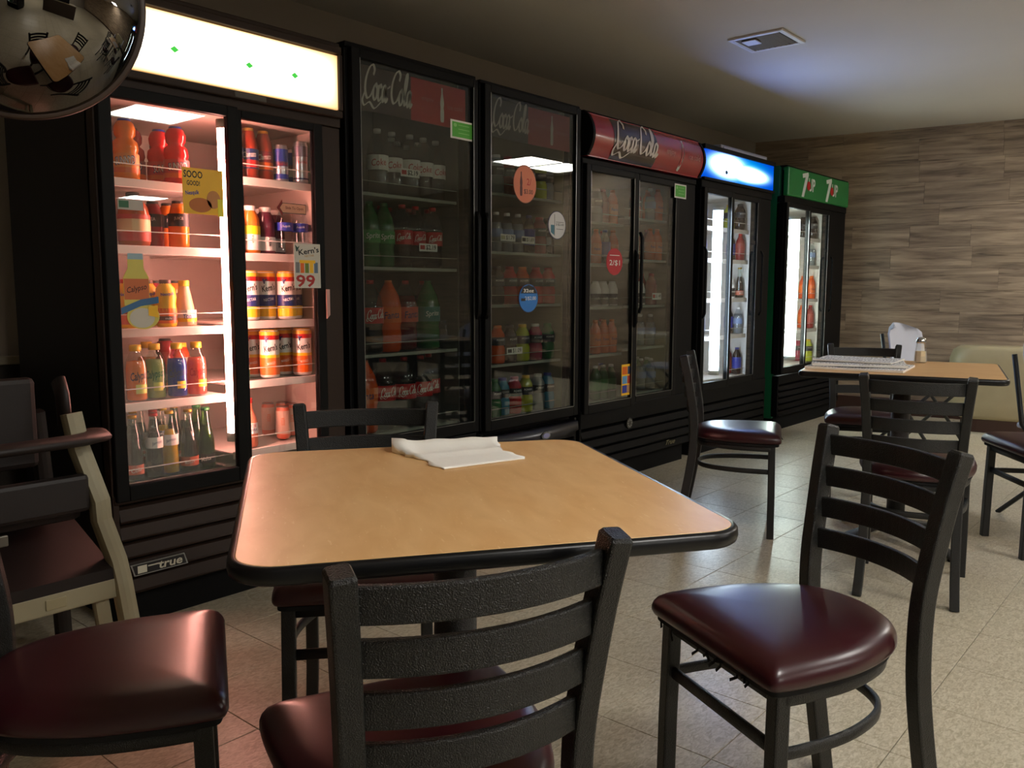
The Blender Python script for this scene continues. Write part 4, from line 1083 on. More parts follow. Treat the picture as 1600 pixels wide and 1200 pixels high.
for sx in (-1, 1):
    m = MB(); m.sweep([(sx*.222, -.06, .72), (sx*.222, -.05, .80), (sx*.222, -.03, .838)], .028, .06, (1, 0, 0), BRN, ex=2.5); part('side_post', m, hc)
part('seat', MB().box(-.225, .225, -.14, .14, .475, .53, BRN, .02), hc)
part('seat_front', MB().box(-.235, .235, -.165, -.13, .50, .60, BRN, .012), hc)
part('centre_post', MB().box(-.062, -.005, -.20, -.165, .47, .69, BRN, .01), hc)
part('cross_bar', MB().box(-.24, -.10, -.12, -.09, .615, .665, BEI, .006), hc, 'beige cross bar')
part('metal_clip', MB().box(-.20, .03, -.176, -.166, .455, .483, mat('dull_metal', (120, 116, 106), .4, .6), .003), hc)
m = MB(); m.add([(-.27, -.20, .345), (.27, -.20, .345), (.262, .06, .455), (-.262, .06, .455), (-.27, -.20, .315), (.27, -.20, .315), (.262, .06, .43), (-.262, .06, .43)],
                [(0, 1, 2, 3), (7, 6, 5, 4), (0, 4, 5, 1), (2, 6, 7, 3), (0, 3, 7, 4), (1, 5, 6, 2)], BRN); part('footrest', m, hc)
m = MB(); m.box(-.30, .275, -.20, -.165, .262, .318, BEI, .005)
for xx in (-.12, .12): m.box(xx-.025, xx+.025, -.204, -.199, .276, .304, mat('beige_emboss', (160, 150, 116), .5), .002)  # small embossed rectangles in a slightly yellower beige
part('front_bar', m, hc, 'beige lower bar')
for sx in (-1, 1):
    m = MB(); m.sweep([(sx*.235, -.17, .315), (sx*.262, -.19, .0)], .04, .03, (1, 0, 0), BEI, ex=5, smooth=False); part('inner_leg', m, hc)

# ================================================================== CONVEX MIRROR
mc = Vector((.586, 1.618, 1.585)); md = Vector((-.30, -.93, -.11)).normalized()
MR = .205
mo = empty('convex_mirror', mc); mo.rotation_mode = 'QUATERNION'; mo.rotation_quaternion = md.to_track_quat('Z', 'Y')
tag(mo, 'round convex security mirror hanging in the top left corner', 'mirror')
R0 = .225; prof = []
for k in range(13):
    r = MR*(1-k/12.0); prof.append((max(r, .0005), math.sqrt(R0*R0-r*r)-math.sqrt(R0*R0-MR*MR)))
part('mirror_face', MB().lathe(prof, mat('mirror_silver', (118, 115, 110), .015, 1.0, var=0), 64, caps=False), mo)
part('rim', MB().lathe([(MR-.004, -.004), (MR+.004, -.004), (MR+.006, .003), (MR+.002, .008), (MR-.006, .005)], mat('mirror_rim', (60, 44, 34), .4), 64, caps=False), mo)
part('back_shell', MB().lathe([(.03, -.03), (MR*.7, -.022), (MR, -.003)], BLK, 48), mo)
q = mo.rotation_quaternion.inverted(); up = q @ Vector((0, 0, 1)); bk = Vector((0, 0, -.03))
m = MB(); m.sweep([bk+Vector((0, 0, .005)), bk-Vector((0, 0, .05)), bk-Vector((0, 0, .06))+up*.05, bk-Vector((0, 0, .06))+up*(CEIL-mc.z-.06)], .018, .018, (1, 0, 0), BLK); part('bracket', m, mo)

# ================================================================== FAR END: white chairs, beige settee
PW = mat('white_moulded_plastic', (196, 200, 214), .4)
def white_chair(loc, ang, label):
    t = empty('white_chair', (loc[0], loc[1], 0), ang); tag(t, label, 'chair', 'white plastic chairs at the far end')
    # shell back curved around the sitter; local +y is the front
    def shell(prof_z, th=.014):
        vs = []; fs = []; n = 14
        for side in (0, 1):
            for (z, hw, y0) in prof_z:
                for k in range(n+1):
                    a = -1+2*k/n; vs.append((a*hw, y0+.06*a*a+(th if side else 0), z-.03*a*a*(z > .8)))
        M = len(prof_z)*(n+1); W = n+1
        for j in range(len(prof_z)-1):
            for k in range(n):
                a = j*W+k; fs.append((a, a+1, a+1+W, a+W)); fs.append((M+a, M+a+W, M+a+1+W, M+a+1))
        L = len(prof_z)-1
        for k in range(n): fs.append((k+1, k, M+k, M+k+1)); fs.append((L*W+k, L*W+k+1, M+L*W+k+1, M+L*W+k))
        for j in range(L): fs.append((j*W, (j+1)*W, M+(j+1)*W, M+j*W)); fs.append(((j+1)*W+n, j*W+n, M+j*W+n, M+(j+1)*W+n))
        return MB().add(vs, fs, PW, True)
    part('backrest', shell([(.45, .19, -.17), (.55, .215, -.185), (.68, .222, -.205), (.78, .215, -.225), (.835, .18, -.238), (.852, .10, -.243)]), t)
    part('seat', MB().prism(rrect(.21, .20, .07), .425, .450, PW, .008, True), t)
    for sx in (-1, 1):
        m = MB(); m.sweep([(sx*.225, -.20, .78), (sx*.215, -.15, .45), (sx*.22, .20, .0)], .022, .022, (1, 0, 0), BLKM); part('front_leg', m, t)
        m = MB(); m.sweep([(sx*.20, .18, .42), (sx*.205, -.24, .0)], .022, .022, (1, 0, 0), BLKM); part('back_leg', m, t)
white_chair((6.31, 1.62), math.radians(167), 'white plastic chair behind the salt shaker by the wood wall')
white_chair((4.77, .54), math.radians(165), 'white plastic chair cut off at the right edge behind the farther table')
BEU = mat('beige_upholstery', (172, 160, 128), .45, bump=.1, bscale=80)
st = empty('settee', (7.36, 1.10, 0), WANG+PI/2); tag(st, 'low rounded beige settee against the wood wall at right', 'settee')
# local x runs away from the wall, local y along the wall
def blob(hx, hy, z0, z1, r, m):
    mb = MB(); o = rrect(hx, hy, r, 8); N = len(o); vs = []; fs = []; prof = [(.86, z0), (.95, z0+.03), (1, z0+.12), (1, z1-.10), (.96, z1-.03), (.88, z1)]
    for s, z in prof: vs += [(x*s, y*s, z) for x, y in o]
    for j in range(len(prof)-1):
        for i in range(N): a = j*N+i; b = j*N+(i+1) % N; fs.append((a, b, b+N, a+N))
    fs += [tuple(range(N))[::-1], tuple(range((len(prof)-1)*N, len(prof)*N))]
    return mb.add(vs, fs, m, True)
part('body', blob(.16, .60, .10, .655, .155, BEU), st)
part('base', MB().prism(rrect(.13, .5, .12), 0, .115, bbm, .004), st)

# ================================================================== THINGS BEHIND THE VIEWER SEEN IN THE MIRROR
ct = empty('soda_counter', (2.2, -2.9, 0), math.radians(20)); tag(ct, 'dark counter behind the viewer reflected in the round mirror', 'counter')
part('cabinet', MB().box(-1.1, 1.1, -.30, .30, 0, .88, mat('counter_brown', (54, 40, 30), .5), .01), ct)
part('countertop', MB().box(-1.13, 1.13, -.33, .33, .88, .92, mat('counter_edge', (150, 136, 108), .4), .006), ct)
sf = empty('soda_fountain', (2.2, -2.9, .921), math.radians(20)); tag(sf, 'soda fountain with red, yellow and blue lit panels reflected in the mirror', 'soda machine')
part('housing', MB().box(-.62, .62, -.28, .18, 0, .70, BLK, .02), sf)
for k, (c, w_) in enumerate((((1, .12, .05), .20), ((1, .55, .25), .20), ((1, .12, .05), .20), ((1, .7, .3), .20), ((.5, .65, 1), .22))):
    part('lit_panel', MB().box(-.54+.22*k, -.54+.22*k+w_, .18, .19, .45, .62, emit('lit_panel_%d' % k, c, 1.6), 0), sf)
for k in range(6): part('dispenser', MB().box(-.50+.19*k, -.44+.19*k, .18, .26, .28, .38, BLK, .01), sf)
# ================================================================== DRINKS
PRO = {}
def curved(r, z0, rot=0.0):
    return lambda a, b: (r*math.sin(a/r+rot), -r*math.cos(a/r+rot), z0+b)
def band(mb, r, z0, z1, m, n=20, a0=0, a1=2*PI):
    vs = []; fs = []
    for i in range(n+1):
        a = a0+(a1-a0)*i/n; vs += [(r*math.sin(a), -r*math.cos(a), z0), (r*math.sin(a), -r*math.cos(a), z1)]
    for i in range(n): fs.append((2*i, 2*i+2, 2*i+3, 2*i+1))
    mb.add(vs, fs, m, True)
def bottle(prof, body, cap=None, capm=None, label=None, lr=None, lmat=None, texts=(), inner=None, sq=None, n=18, bands=()):
    """prof (r,z); cap (r,h) on the top of prof; label (z0,z1); texts (s, m, width, height, z, rot, shear)"""
    d = {}
    mb = MB(); mb.lathe(prof, body, n, sq=sq); d['body'] = mb.mesh('bottle_body')
    if inner:
        lq, frac = inner; top = frac
        pr = [(max(r-.003, .002), z+(.003 if i == 0 else 0)) for i, (r, z) in enumerate(prof) if z <= top]
        mi = MB(); mi.lathe(pr, lq, n, sq=sq); d['liquid'] = mi.mesh('liquid')
    if cap:
        r, h = cap; z = prof[-1][1]; c = MB(); c.lathe([(r, z-h*.75), (r, z+h*.2), (r*.9, z+h*.28)], capm, 14); d['cap'] = c.mesh('cap')
    if label:
        L = MB(); r = (lr or max(p[0] for p in prof))+.0008
        band(L, r, label[0], label[1], lmat, n)
        for (z0, z1, m) in bands: band(L, r+.0004, z0, z1, m, n)
        for (s, m, w, h_, z, rot, sh) in texts:
            put_text(L, s, m, width=w, height=h_, fn=curved(r+.0010, z, 0), rot=rot, shear=sh)
            if s == '*SUNNYD': put_text(L, s[1:], LB_w, width=w*.92, height=h_*.8, fn=curved(r+.0016, z, 0), rot=rot, shear=sh)
        d['label'] = L.mesh('label')
    return d
def proto(name, kind, desc, **k): PRO[name] = (kind, desc, bottle(**k))
ITEMS = []
def put(name, where, row, x, y, z, rot=0.0, cat='bottle'): ITEMS.append((name, where, row, x, y, z, rot, cat))
# materials
L_or = liquid('liq_orange', (250, 150, 50)); L_red = liquid('liq_red', (226, 40, 44)); L_dred = liquid('liq_dark_red', (150, 30, 36), .3)
L_yel = liquid('liq_yellow', (244, 196, 40)); L_grn = liquid('liq_lime', (170, 196, 110)); L_blu = liquid('liq_blue', (30, 50, 170)); L_pnk = liquid('liq_coral', (248, 110, 90))
L_brn = liquid('liq_cola', (36, 16, 12), .15); L_tea = liquid('liq_tea', (190, 90, 40)); L_gre = liquid('liq_green', (34, 110, 52), .3); L_wat = liquid('liq_water', (170, 176, 180), .5)
L_fan = liquid('liq_fanta', (236, 92, 24), .3); L_str = liquid('liq_strawberry', (120, 22, 24), .3); L_lim = liquid('liq_chartreuse', (200, 206, 50), .3); L_prp = liquid('liq_pink', (190, 60, 90), .3); L_aq = liquid('liq_aqua', (60, 140, 170), .3)
K_blu = mat('cap_blue', (44, 56, 140), .4); K_blk = mat('cap_black', (26, 22, 22), .4); K_wht = mat('cap_white', (226, 220, 214), .4); K_red = mat('cap_red', (190, 26, 28), .4); K_yel = mat('cap_yellow', (232, 186, 50), .35); K_brn = mat('cap_brown', (82, 40, 26), .4); K_grn = mat('cap_green', (30, 110, 50), .4); K_gld = mat('cap_gold', (206, 160, 60), .3, .6); K_org = mat('cap_orange', (226, 110, 30), .4)
LB_w = mat('label_white', (232, 226, 220), .5); LB_sil = mat('can_silver', (190, 192, 200), .28, .8); LB_navy = mat('label_navy', (30, 38, 96), .4); LB_brn = mat('label_brown', (90, 50, 36), .5); LB_grn = mat('label_green', (44, 140, 60), .5); LB_teal = mat('label_teal', (50, 120, 110), .5); LB_dk = mat('label_dark', (26, 24, 30), .5)
sunny = [(.036, 0), (.040, .006), (.040, .075), (.036, .085), (.040, .095), (.037, .118), (.024, .130), (.031, .140), (.033, .160), (.026, .178), (.019, .184)]
for nm, lq, c, ds in (('sunny_or', L_or, K_blu, 'orange drink bottle, blue cap'), ('sunny_red', L_red, K_blu, 'red punch bottle, blue cap'), ('sunny_dk', L_dred, K_blk, 'dark red punch bottle, black cap')):
    proto(nm, 'juice_bottle', ds, prof=sunny, body=lq, cap=(.020, .022), capm=c, label=(.020, .080), lr=.040, lmat=LB_w if False else (mat('label_'+nm, {'sunny_or': (236, 140, 50), 'sunny_red': (206, 60, 60), 'sunny_dk': (130, 50, 60)}[nm], .5)),
          texts=[('*SUNNYD', LB_navy, .066, .027, .058, .12, .2)], bands=[(.020, .036, ORG)])
proto('jug', 'juice_jug', 'square juice jug, red label', prof=[(.044, 0), (.048, .008), (.048, .10), (.044, .125), (.030, .145), (.019, .155), (.019, .165)], body=L_tea, cap=(.021, .02), capm=K_blk, label=(.015, .10), lr=.049, lmat=mat('lab_apple', (196, 60, 40), .5), bands=[(.045, .085, mat('lab_cream', (236, 200, 150), .5))], sq=None, texts=[('APPLE', K_red, .04, .012, .03, 0, 0)])
proto('carafe', 'juice_bottle', 'orange juice bottle, black cap', prof=[(.030, 0), (.033, .006), (.033, .07), (.030, .11), (.022, .14), (.017, .15)], body=L_or, cap=(.019, .02), capm=K_blk, label=(.070, .112), lr=.0335, lmat=LB_dk, texts=[('JUICE', LB_w, .03, .012, .095, 0, 0)], bands=[])
proto('carafe_dk', 'juice_bottle', 'dark juice bottle, black cap', prof=[(.030, 0), (.033, .006), (.033, .07), (.030, .11), (.022, .14), (.017, .15)], body=L_dred, cap=(.019, .02), capm=K_blk, label=(.070, .112), lr=.0335, lmat=LB_dk, texts=[('TEA', LB_w, .022, .011, .095, 0, 0)])
proto('nesquik', 'milk_bottle', 'yellow milk bottle, brown cap', prof=[(.029, 0), (.033, .008), (.034, .06), (.031, .075), (.034, .095), (.030, .128), (.020, .140), (.017, .150)], body=YEL, cap=(.019, .024), capm=K_brn, label=(.012, .062), lr=.0335, lmat=ORG, bands=[(.022, .036, K_brn)], texts=[('*Nesquik', BLU, .046, .014, .108, .1, 0), ('milk', LB_w, .022, .008, .029, 0, 0)])
proto('nesquik_red', 'milk_bottle', 'yellow milk bottle, red cap', prof=[(.029, 0), (.033, .008), (.034, .06), (.031, .075), (.034, .095), (.030, .128), (.020, .140), (.017, .150)], body=YEL, cap=(.019, .024), capm=K_red, label=(.012, .062), lr=.0335, lmat=mat('lab_pinkish', (220, 120, 90), .5), texts=[('*Nesquik', BLU, .046, .014, .108, .1, 0)])
proto('cone', 'drink_bottle', 'cone-shaped bottle, yellow cap', prof=[(.036, 0), (.038, .006), (.034, .05), (.024, .10), (.017, .135), (.016, .150)], body=liquid('liq_cream', (240, 210, 170)), cap=(.018, .02), capm=K_yel, label=(.015, .055), lr=.037, lmat=LB_w, texts=[('Yoo', BLU, .03, .02, .035, 0, 0)], bands=[(.015, .028, YEL)])
caly = [(.031, 0), (.034, .006), (.0345, .105), (.031, .130), (.020, .152), (.0165, .160), (.0165, .178)]
for nm, lq, ds, tm in (('cal_or', L_or, 'orange lemonade bottle, yellow cap', INK), ('cal_gr', L_grn, 'pale green lemonade bottle, yellow cap', K_grn), ('cal_bl', L_blu, 'blue lemonade bottle, yellow cap', LB_navy), ('cal_pk', L_pnk, 'coral lemonade bottle, yellow cap', K_red)):
    proto(nm, 'lemonade_bottle', ds, prof=caly, body=CLEAR, cap=(.0185, .02), capm=K_yel, inner=(lq, .150), label=None)
    L = MB(); put_text(L, '*Calypso', tm, width=.060, height=.036, fn=curved(.0352, .080), shear=.35, rot=.15)
    if nm in ('cal_gr',): band(L, .0351, .028, .056, mat('lemon_print', (200, 210, 90), .5), 8, -.1, .8)
    elif nm == 'cal_or': band(L, .0351, .025, .055, mat('lemon_print', (200, 210, 90), .5), 8, -.4, .7)
    else: band(L, .0351, .030, .055, YEL, 8, 0, .9)
    PRO[nm][2]['label'] = L.mesh('label')
glb = [(.027, 0), (.030, .004), (.030, .055), (.028, .100), (.018, .150), (.0125, .190), (.0125, .212)]
for nm, lq, cm, lm, ds, tx in (('soda_dk', L_brn, K_red, LB_w, 'glass soda bottle, dark drink, round white label', 'Jarritos'), ('soda_yel', L_yel, K_yel, LB_w, 'yellow glass soda bottle, white label', 'Jarritos'),
        ('soda_cola', L_brn, K_gld, mat('label_coral', (196, 96, 70), .5), 'glass cola bottle, low coral label', 'Mexicano'), ('soda_grn', liquid('liq_olive', (50, 46, 20), .25), K_grn, LB_dk, 'dark green glass bottle, green neck', 'Malta'), ('soda_plain', L_brn, K_gld, mat('label_rose', (200, 110, 90), .5), 'slim glass soda bottle, rose label', 'Cola')):
    lo = nm in ('soda_cola', 'soda_plain', 'soda_grn')
    proto(nm, 'soda_bottle', ds, prof=glb, body=CLEAR if nm != 'soda_grn' else glass('green_glass', (.35, .6, .25), f0=.06), cap=(.0145, .010), capm=cm, inner=(lq, .155), label=(.020, .052) if lo else (.098, .135), lr=.030 if lo else .0275, lmat=lm,
          texts=[(tx, LB_navy if not lo else LB_w, .034, .014, .036 if lo else .116, .2, .2)])
clam = [(.030, 0), (.033, .008), (.033, .075), (.031, .09), (.032, .12), (.024, .155), (.017, .175)]
for nm, lm in (('clam_a', LB_navy), ('clam_b', mat('label_wine', (130, 30, 44), .5))):
    proto(nm, 'juice_bottle', 'tomato cocktail bottle, %s label' % ('blue' if nm == 'clam_a' else 'wine'), prof=clam, body=liquid('liq_tomato', (176, 62, 40)), cap=(.019, .018), capm=K_gld, label=(.035, .105), lr=.0332, lmat=lm, texts=[('Clamato', LB_w, .050, .020, .085, .1, .25)], bands=[(.04, .066, ORG if nm == 'clam_b' else RED)])
def can(nm, ds, r, h, body, bands=(), texts=(), top=None, kind='drink_can'):
    mb = MB(); mb.lathe([(r*.8, 0), (r*.98, .006), (r, .012), (r, h-.014), (r*.86, h-.003), (r*.84, h)], body, 20)
    d = {'body': mb.mesh('can_body')}
    t = MB(); t.lathe([(r*.85, h-.004), (r*.87, h+.0015), (r*.80, h-.001), (r*.1, h-.0015)], top or GREYM, 20); d['cap'] = t.mesh('lid')
    L = MB()
    for (z0, z1, m) in bands: band(L, r+.0005, z0, z1, m, 20)
    for (s, m, w, hh, z, rot, sh) in texts: put_text(L, s, m, width=w, height=hh, fn=curved(r+.0012, z), rot=rot, shear=sh)
    if nm.startswith('kern'):
        f_ = curved(r+.0014, h*.81); g_ = [(-.024, .004), (-.019, -.012), (-.015, -.012), (-.013, -.002), (-.006, .004), (-.010, .006), (-.016, .002), (-.020, .009)]
        L.add([f_(a, b) for a, b in g_], [tuple(range(len(g_)))], LB_navy)
    if bands or texts: d['label'] = L.mesh('label')
    PRO[nm] = (kind, ds, d)
KY = mat('can_yellow_rim', (240, 176, 44), .35); CW = mat('can_white', (236, 230, 222), .3, .2)
can('kern_pine', 'tall white juice can, yellow rim, blue panel', .036, .178, CW, [(.158, .172, KY), (.142, .158, RED), (.050, .092, LB_navy), (.012, .050, YEL)], [("*Kern's", INK, .052, .024, .118, .18, .1), ('NECTAR', LB_w, .04, .010, .075, .15, 0)], KY)
can('kern_mango', 'tall white juice can, yellow rim, orange fruit', .036, .178, CW, [(.158, .172, KY), (.142, .158, RED), (.012, .075, ORG), (.075, .086, YEL)], [("*Kern's", INK, .052, .024, .112, .18, .1), ('MANGO', LB_w, .03, .010, .055, .15, 0)], KY)
can('kern_straw', 'tall white juice can, yellow rim, wine band', .036, .178, CW, [(.158, .172, KY), (.142, .158, RED), (.055, .080, mat('label_plum', (120, 30, 60), .5)), (.012, .045, LB_grn)], [("*Kern's", INK, .052, .024, .112, .18, .1)], KY)
can('redbull', 'slim blue and silver energy can', .0265, .135, LB_sil, [(.075, .120, BLU), (.012, .03, BLU), (.058, .075, mat('can_violet', (90, 40, 90), .35))], [('Red Bull', RED, .036, .009, .066, 0, 0)])
can('redbull_b', 'taller silver and blue energy can', .0285, .155, LB_sil, [(.10, .138, mat('can_grey_violet', (120, 112, 130), .35, .5)), (.016, .022, LB_navy)], [('Red Bull', K_red, .036, .009, .08, 0, 0)])
can('seltzer', 'slim orange and white can', .026, .125, mat('can_coral', (220, 110, 80), .35), [(.02, .11, mat('can_pale', (220, 180, 160), .4))] , [('SODA', ORG, .03, .014, .07, 1.57, 0)])
wat = [(.029, 0), (.032, .006), (.031, .05), (.032, .11), (.028, .140), (.016, .165), (.0125, .185)]
proto('vit_yel', 'drink_bottle', 'orange drink bottle, white cap', prof=[(.032, 0), (.035, .006), (.035, .10), (.033, .125), (.020, .155), (.018, .165)], body=L_or, cap=(.021, .02), capm=K_wht, label=(.012, .090), lr=.0352, lmat=LB_w, bands=[(.068, .098, mat('lab_bright_yellow', (250, 220, 20), .5))], texts=[('vita', ORG, .03, .01, .05, 1.57, 0)])
proto('vit_pur', 'drink_bottle', 'purple drink bottle, white cap and label', prof=[(.032, 0), (.035, .006), (.035, .10), (.033, .125), (.020, .155), (.018, .165)], body=liquid('liq_grape', (110, 50, 70), .4), cap=(.021, .02), capm=K_wht, label=(.012, .062), lr=.0352, lmat=LB_w, texts=[('water', INK, .035, .012, .045, 1.57, 0)])
proto('vit_red', 'drink_bottle', 'orange-red bottle, yellow cap', prof=[(.030, 0), (.033, .006), (.033, .10), (.03, .13), (.02, .155), (.018, .165)], body=liquid('liq_redorange', (232, 96, 50)), cap=(.020, .02), capm=K_yel, label=(.03, .12), lr=.0333, lmat=LB_w, bands=[(.03, .06, ORG)], texts=[('TEA', RED, .03, .02, .09, 0, 0)])
proto('water', 'water_bottle', 'clear water bottle, blue label', prof=wat, body=CLEARP, cap=(.0145, .014), capm=K_wht, label=(.088, .118), lr=.0322, lmat=BLU, texts=[('Aqua', LB_w, .032, .012, .103, .1, 0)])
proto('sauce', 'drink_bottle', 'pink bottle with a red cap', prof=[(.027, 0), (.030, .006), (.030, .09), (.024, .115), (.013, .14), (.0125, .175)], body=liquid('liq_peach', (246, 150, 110)), cap=(.0145, .018), capm=K_red, label=(.05, .09), lr=.0303, lmat=LB_w, texts=[('ICE', RED, .03, .010, .08, 0, 0), ('MORA', LB_navy, .036, .010, .065, 0, 0)])
# one and two litre bottles
one = [(.036, 0), (.043, .010), (.044, .05), (.041, .075), (.044, .10), (.044, .165), (.036, .205), (.018, .245), (.0135, .262)]
two = [(.044, 0), (.053, .012), (.054, .075), (.050, .10), (.054, .125), (.054, .195), (.044, .238), (.020, .284), (.0135, .299)]
def big(nm, ds, prof, lq, cm, lm, tx, tm, z0, z1, sh=.2, w=.065, h=.030, fill=None):
    r = max(p[0] for p in prof)
    script = tx == 'SCRIPT'
    proto(nm, 'soda_bottle', ds, prof=prof, body=CLEARP if fill else lq, inner=(lq, fill) if fill else None, cap=(.0155, .016), capm=cm, label=(z0, z1), lr=r, lmat=lm, texts=[(tx, tm, w, h, (z0+z1)/2, .08, 0 if script else sh)])
big('diet', 'diet cola bottle, white cap and label', one, L_brn, K_wht, LB_w, 'Coke', K_red, .098, .158, h=.028, fill=.17)
big('coke1', 'cola bottle, red cap, red label', one, L_brn, K_red, RED, 'SCRIPT', LB_w, .098, .158, fill=.17)
big('sprite1', 'green lemon soda bottle, green cap', one, L_gre, K_grn, LB_grn, 'Sprite', LB_w, .098, .150)
big('lime1', 'cola bottle with a bright green label', one, L_brn, K_red, mat('label_lime', (96, 190, 60), .5), 'Lime', LB_w, .095, .160, fill=.17)
big('coke2', 'large cola bottle, red cap', two, L_brn, K_red, RED, 'SCRIPT', LB_w, .125, .190, w=.085, h=.044, fill=.235)
big('fanta2', 'large orange soda bottle', two, L_fan, K_org, ORG, 'Fanta', LB_navy, .125, .190, w=.07)
big('straw2', 'large dark strawberry soda bottle', two, L_str, K_red, mat('label_salmon', (200, 80, 60), .5), 'Fanta', LB_navy, .125, .190, w=.07, fill=.24)
big('sprite2', 'large green lemon soda bottle', two, L_gre, K_grn, LB_teal, 'Sprite', LB_w, .125, .190)
big('pepper2', 'large dark soda bottle, maroon label', two, L_brn, K_red, mat('label_maroon', (90, 50, 54), .5), 'Pibb', LB_w, .125, .190, fill=.24)
sport = [(.034, 0), (.038, .008), (.038, .07), (.033, .085), (.038, .10), (.036, .14), (.022, .165), (.019, .178)]
for nm, lq, cm, ds in (('pow_red', L_red, K_red, 'red sports drink bottle'), ('pow_or', L_fan, K_org, 'orange sports drink bottle'), ('pow_yel', L_lim, K_yel, 'yellow-green sports drink bottle'), ('pow_pnk', L_prp, K_wht, 'pink sports drink bottle'), ('pow_grn', L_gre, K_grn, 'green sports drink bottle'), ('pow_blu', L_aq, K_blu, 'blue sports drink bottle'), ('pow_dk', L_brn, K_blk, 'dark sports drink bottle'), ('pow_clr', L_wat, K_wht, 'clear flavoured water bottle'), ('pow_brn', L_dred, K_red, 'maroon sports drink bottle')):
    proto(nm, 'sports_bottle', ds, prof=sport, body=lq, cap=(.021, .022), capm=cm, label=(.088, .128), lr=.0382, lmat=LB_dk, texts=[('POWER', LB_w, .045, .010, .115, .05, .1)])
proto('milk_s', 'drink_bottle', 'small white-capped milk drink bottle', prof=[(.030, 0), (.032, .006), (.032, .09), (.022, .125), (.016, .135)], body=LB_w, cap=(.018, .02), capm=K_wht, label=(.01, .07), lr=.0322, lmat=LB_dk, texts=[('milk', LB_w, .03, .012, .045, 0, 0)])
proto('watersm', 'water_bottle', 'clear water bottle, pale label', prof=wat, body=CLEARP, cap=(.0145, .014), capm=K_wht, label=(.07, .11), lr=.0322, lmat=mat('label_paleblue', (130, 150, 190), .5), inner=(L_wat, .15))
proto('redtea', 'drink_bottle', 'orange tea bottle, orange cap', prof=wat, body=L_fan, cap=(.0145, .014), capm=K_org, label=(.05, .11), lr=.0322, lmat=ORG, texts=[('Fanta', LB_navy, .04, .016, .08, 0, .1)])
proto('redbox', 'drink_bottle', 'red punch bottle, red label', prof=wat, body=L_dred, cap=(.0145, .014), capm=K_red, label=(.04, .12), lr=.0322, lmat=mat('label_brick', (150, 44, 36), .5))
proto('greens', 'drink_bottle', 'green soda bottle, white cap', prof=wat, body=L_gre, cap=(.0145, .014), capm=K_wht, label=(.05, .11), lr=.0322, lmat=LB_grn)
proto('bluel', 'drink_bottle', 'dark bottle with a blue label', prof=wat, body=L_brn, cap=(.0145, .014), capm=K_blu, label=(.04, .12), lr=.0322, lmat=BLU)

Y1 = FY+.135
def shelf(where, z, us, v, y=Y1, row='', jit=0.0):
    """us: list of (pixel column or x, prototype[, dy])"""
    for it in us:
        u, nm = it[0], it[1]; yy = y+(it[2] if len(it) > 2 else 0)
        x = px(u, v, yy) if u > 20 else u
        rr = math.atan2(x, yy)*-1.0*0 + R_.uniform(-.25, .25)-.35
        put(nm, where, row or ('back' if len(it) > 2 and it[2] > .05 else 'front'), x, yy, z, rr, 'can' if PRO[nm][0] == 'drink_can' else 'bottle')
A = 'pink-lit cooler left door'
shelf((A, 'top', .0), 1.427, [(196, 'sunny_or'), (243, 'sunny_red', .10), (214, 'sunny_dk', .12), (259, 'sunny_red', .19), (275, 'sunny_red', .0), (300, 'sunny_dk', .22)], 240)
shelf((A, 'second', .0), 1.219, [(211, 'jug'), (263, 'carafe', .10), (279, 'carafe', .0), (240, 'carafe_dk', .08), (205, 'carafe_dk', .17), (228, 'carafe_dk', .19), (300, 'carafe_dk', .20)], 350)
shelf((A, 'third', .0), .955, [(198, 'nesquik_red'), (233, 'nesquik', .06), (258, 'nesquik'), (290, 'cone'), (243, 'carafe_dk', .20), (217, 'nesquik', .16), (310, 'carafe', .2)], 460)
shelf((A, 'fourth', .0), .716, [(213, 'cal_or'), (244, 'cal_gr'), (276, 'cal_bl'), (307, 'cal_pk'), (230, 'cal_or', .12), (262, 'sunny_dk', .15), (296, 'vit_red', .16)], 570)
shelf((A, 'bottom', .0), .454, [(208, 'soda_plain', .0), (241, 'soda_dk'), (268, 'soda_yel'), (295, 'soda_cola'), (322, 'soda_grn'), (222, 'soda_plain', .09), (247, 'soda_dk', .08), (262, 'soda_yel', .09), (281, 'soda_cola', .10), (310, 'soda_grn', .10),
      (215, 'soda_plain', .18), (232, 'soda_cola', .18), (253, 'soda_dk', .18), (272, 'soda_cola', .19), (290, 'soda_plain', .19), (308, 'soda_grn', .19)], 690)
B = 'pink-lit cooler right door'
shelf((B, 'top', 0), 1.473, [(368, 'clam_a'), (390, 'clam_a'), (414, 'clam_b'), (437, 'redbull'), (470, 'redbull_b'), (457, 'redbull', .08), (481, 'redbull', .05)], 235)
shelf((B, 'second', 0), 1.209, [(368, 'vit_red'), (391, 'vit_yel'), (417, 'vit_pur'), (444, 'water'), (471, 'water'), (404, 'vit_pur', .10), (430, 'vit_pur', .10)], 350)
shelf((B, 'third', 0), .968, [(389, 'kern_pine'), (418, 'kern_pine', .02), (448, 'kern_pine', -.01), (471, 'kern_pine', .05)], 460)
shelf((B, 'fourth', 0), .753, [(373, 'kern_straw'), (396, 'kern_mango', .06), (422, 'kern_mango', -.01), (445, 'kern_mango', .06), (473, 'kern_mango', 0)], 545)
shelf((B, 'bottom', 0), .504, [(389, 'sauce'), (425, 'seltzer', .16), (442, 'seltzer', .05), (455, 'seltzer', .15), (478, 'seltzer', .10)], 650)
C = 'tall cooler with green sticker'
shelf((C, 'top', 0), 1.468, [(606, 'diet'), (631, 'diet'), (655, 'diet'), (680, 'diet'), (704, 'diet')]+[(u, 'diet', .12) for u in (614, 638, 661, 684)], 250)
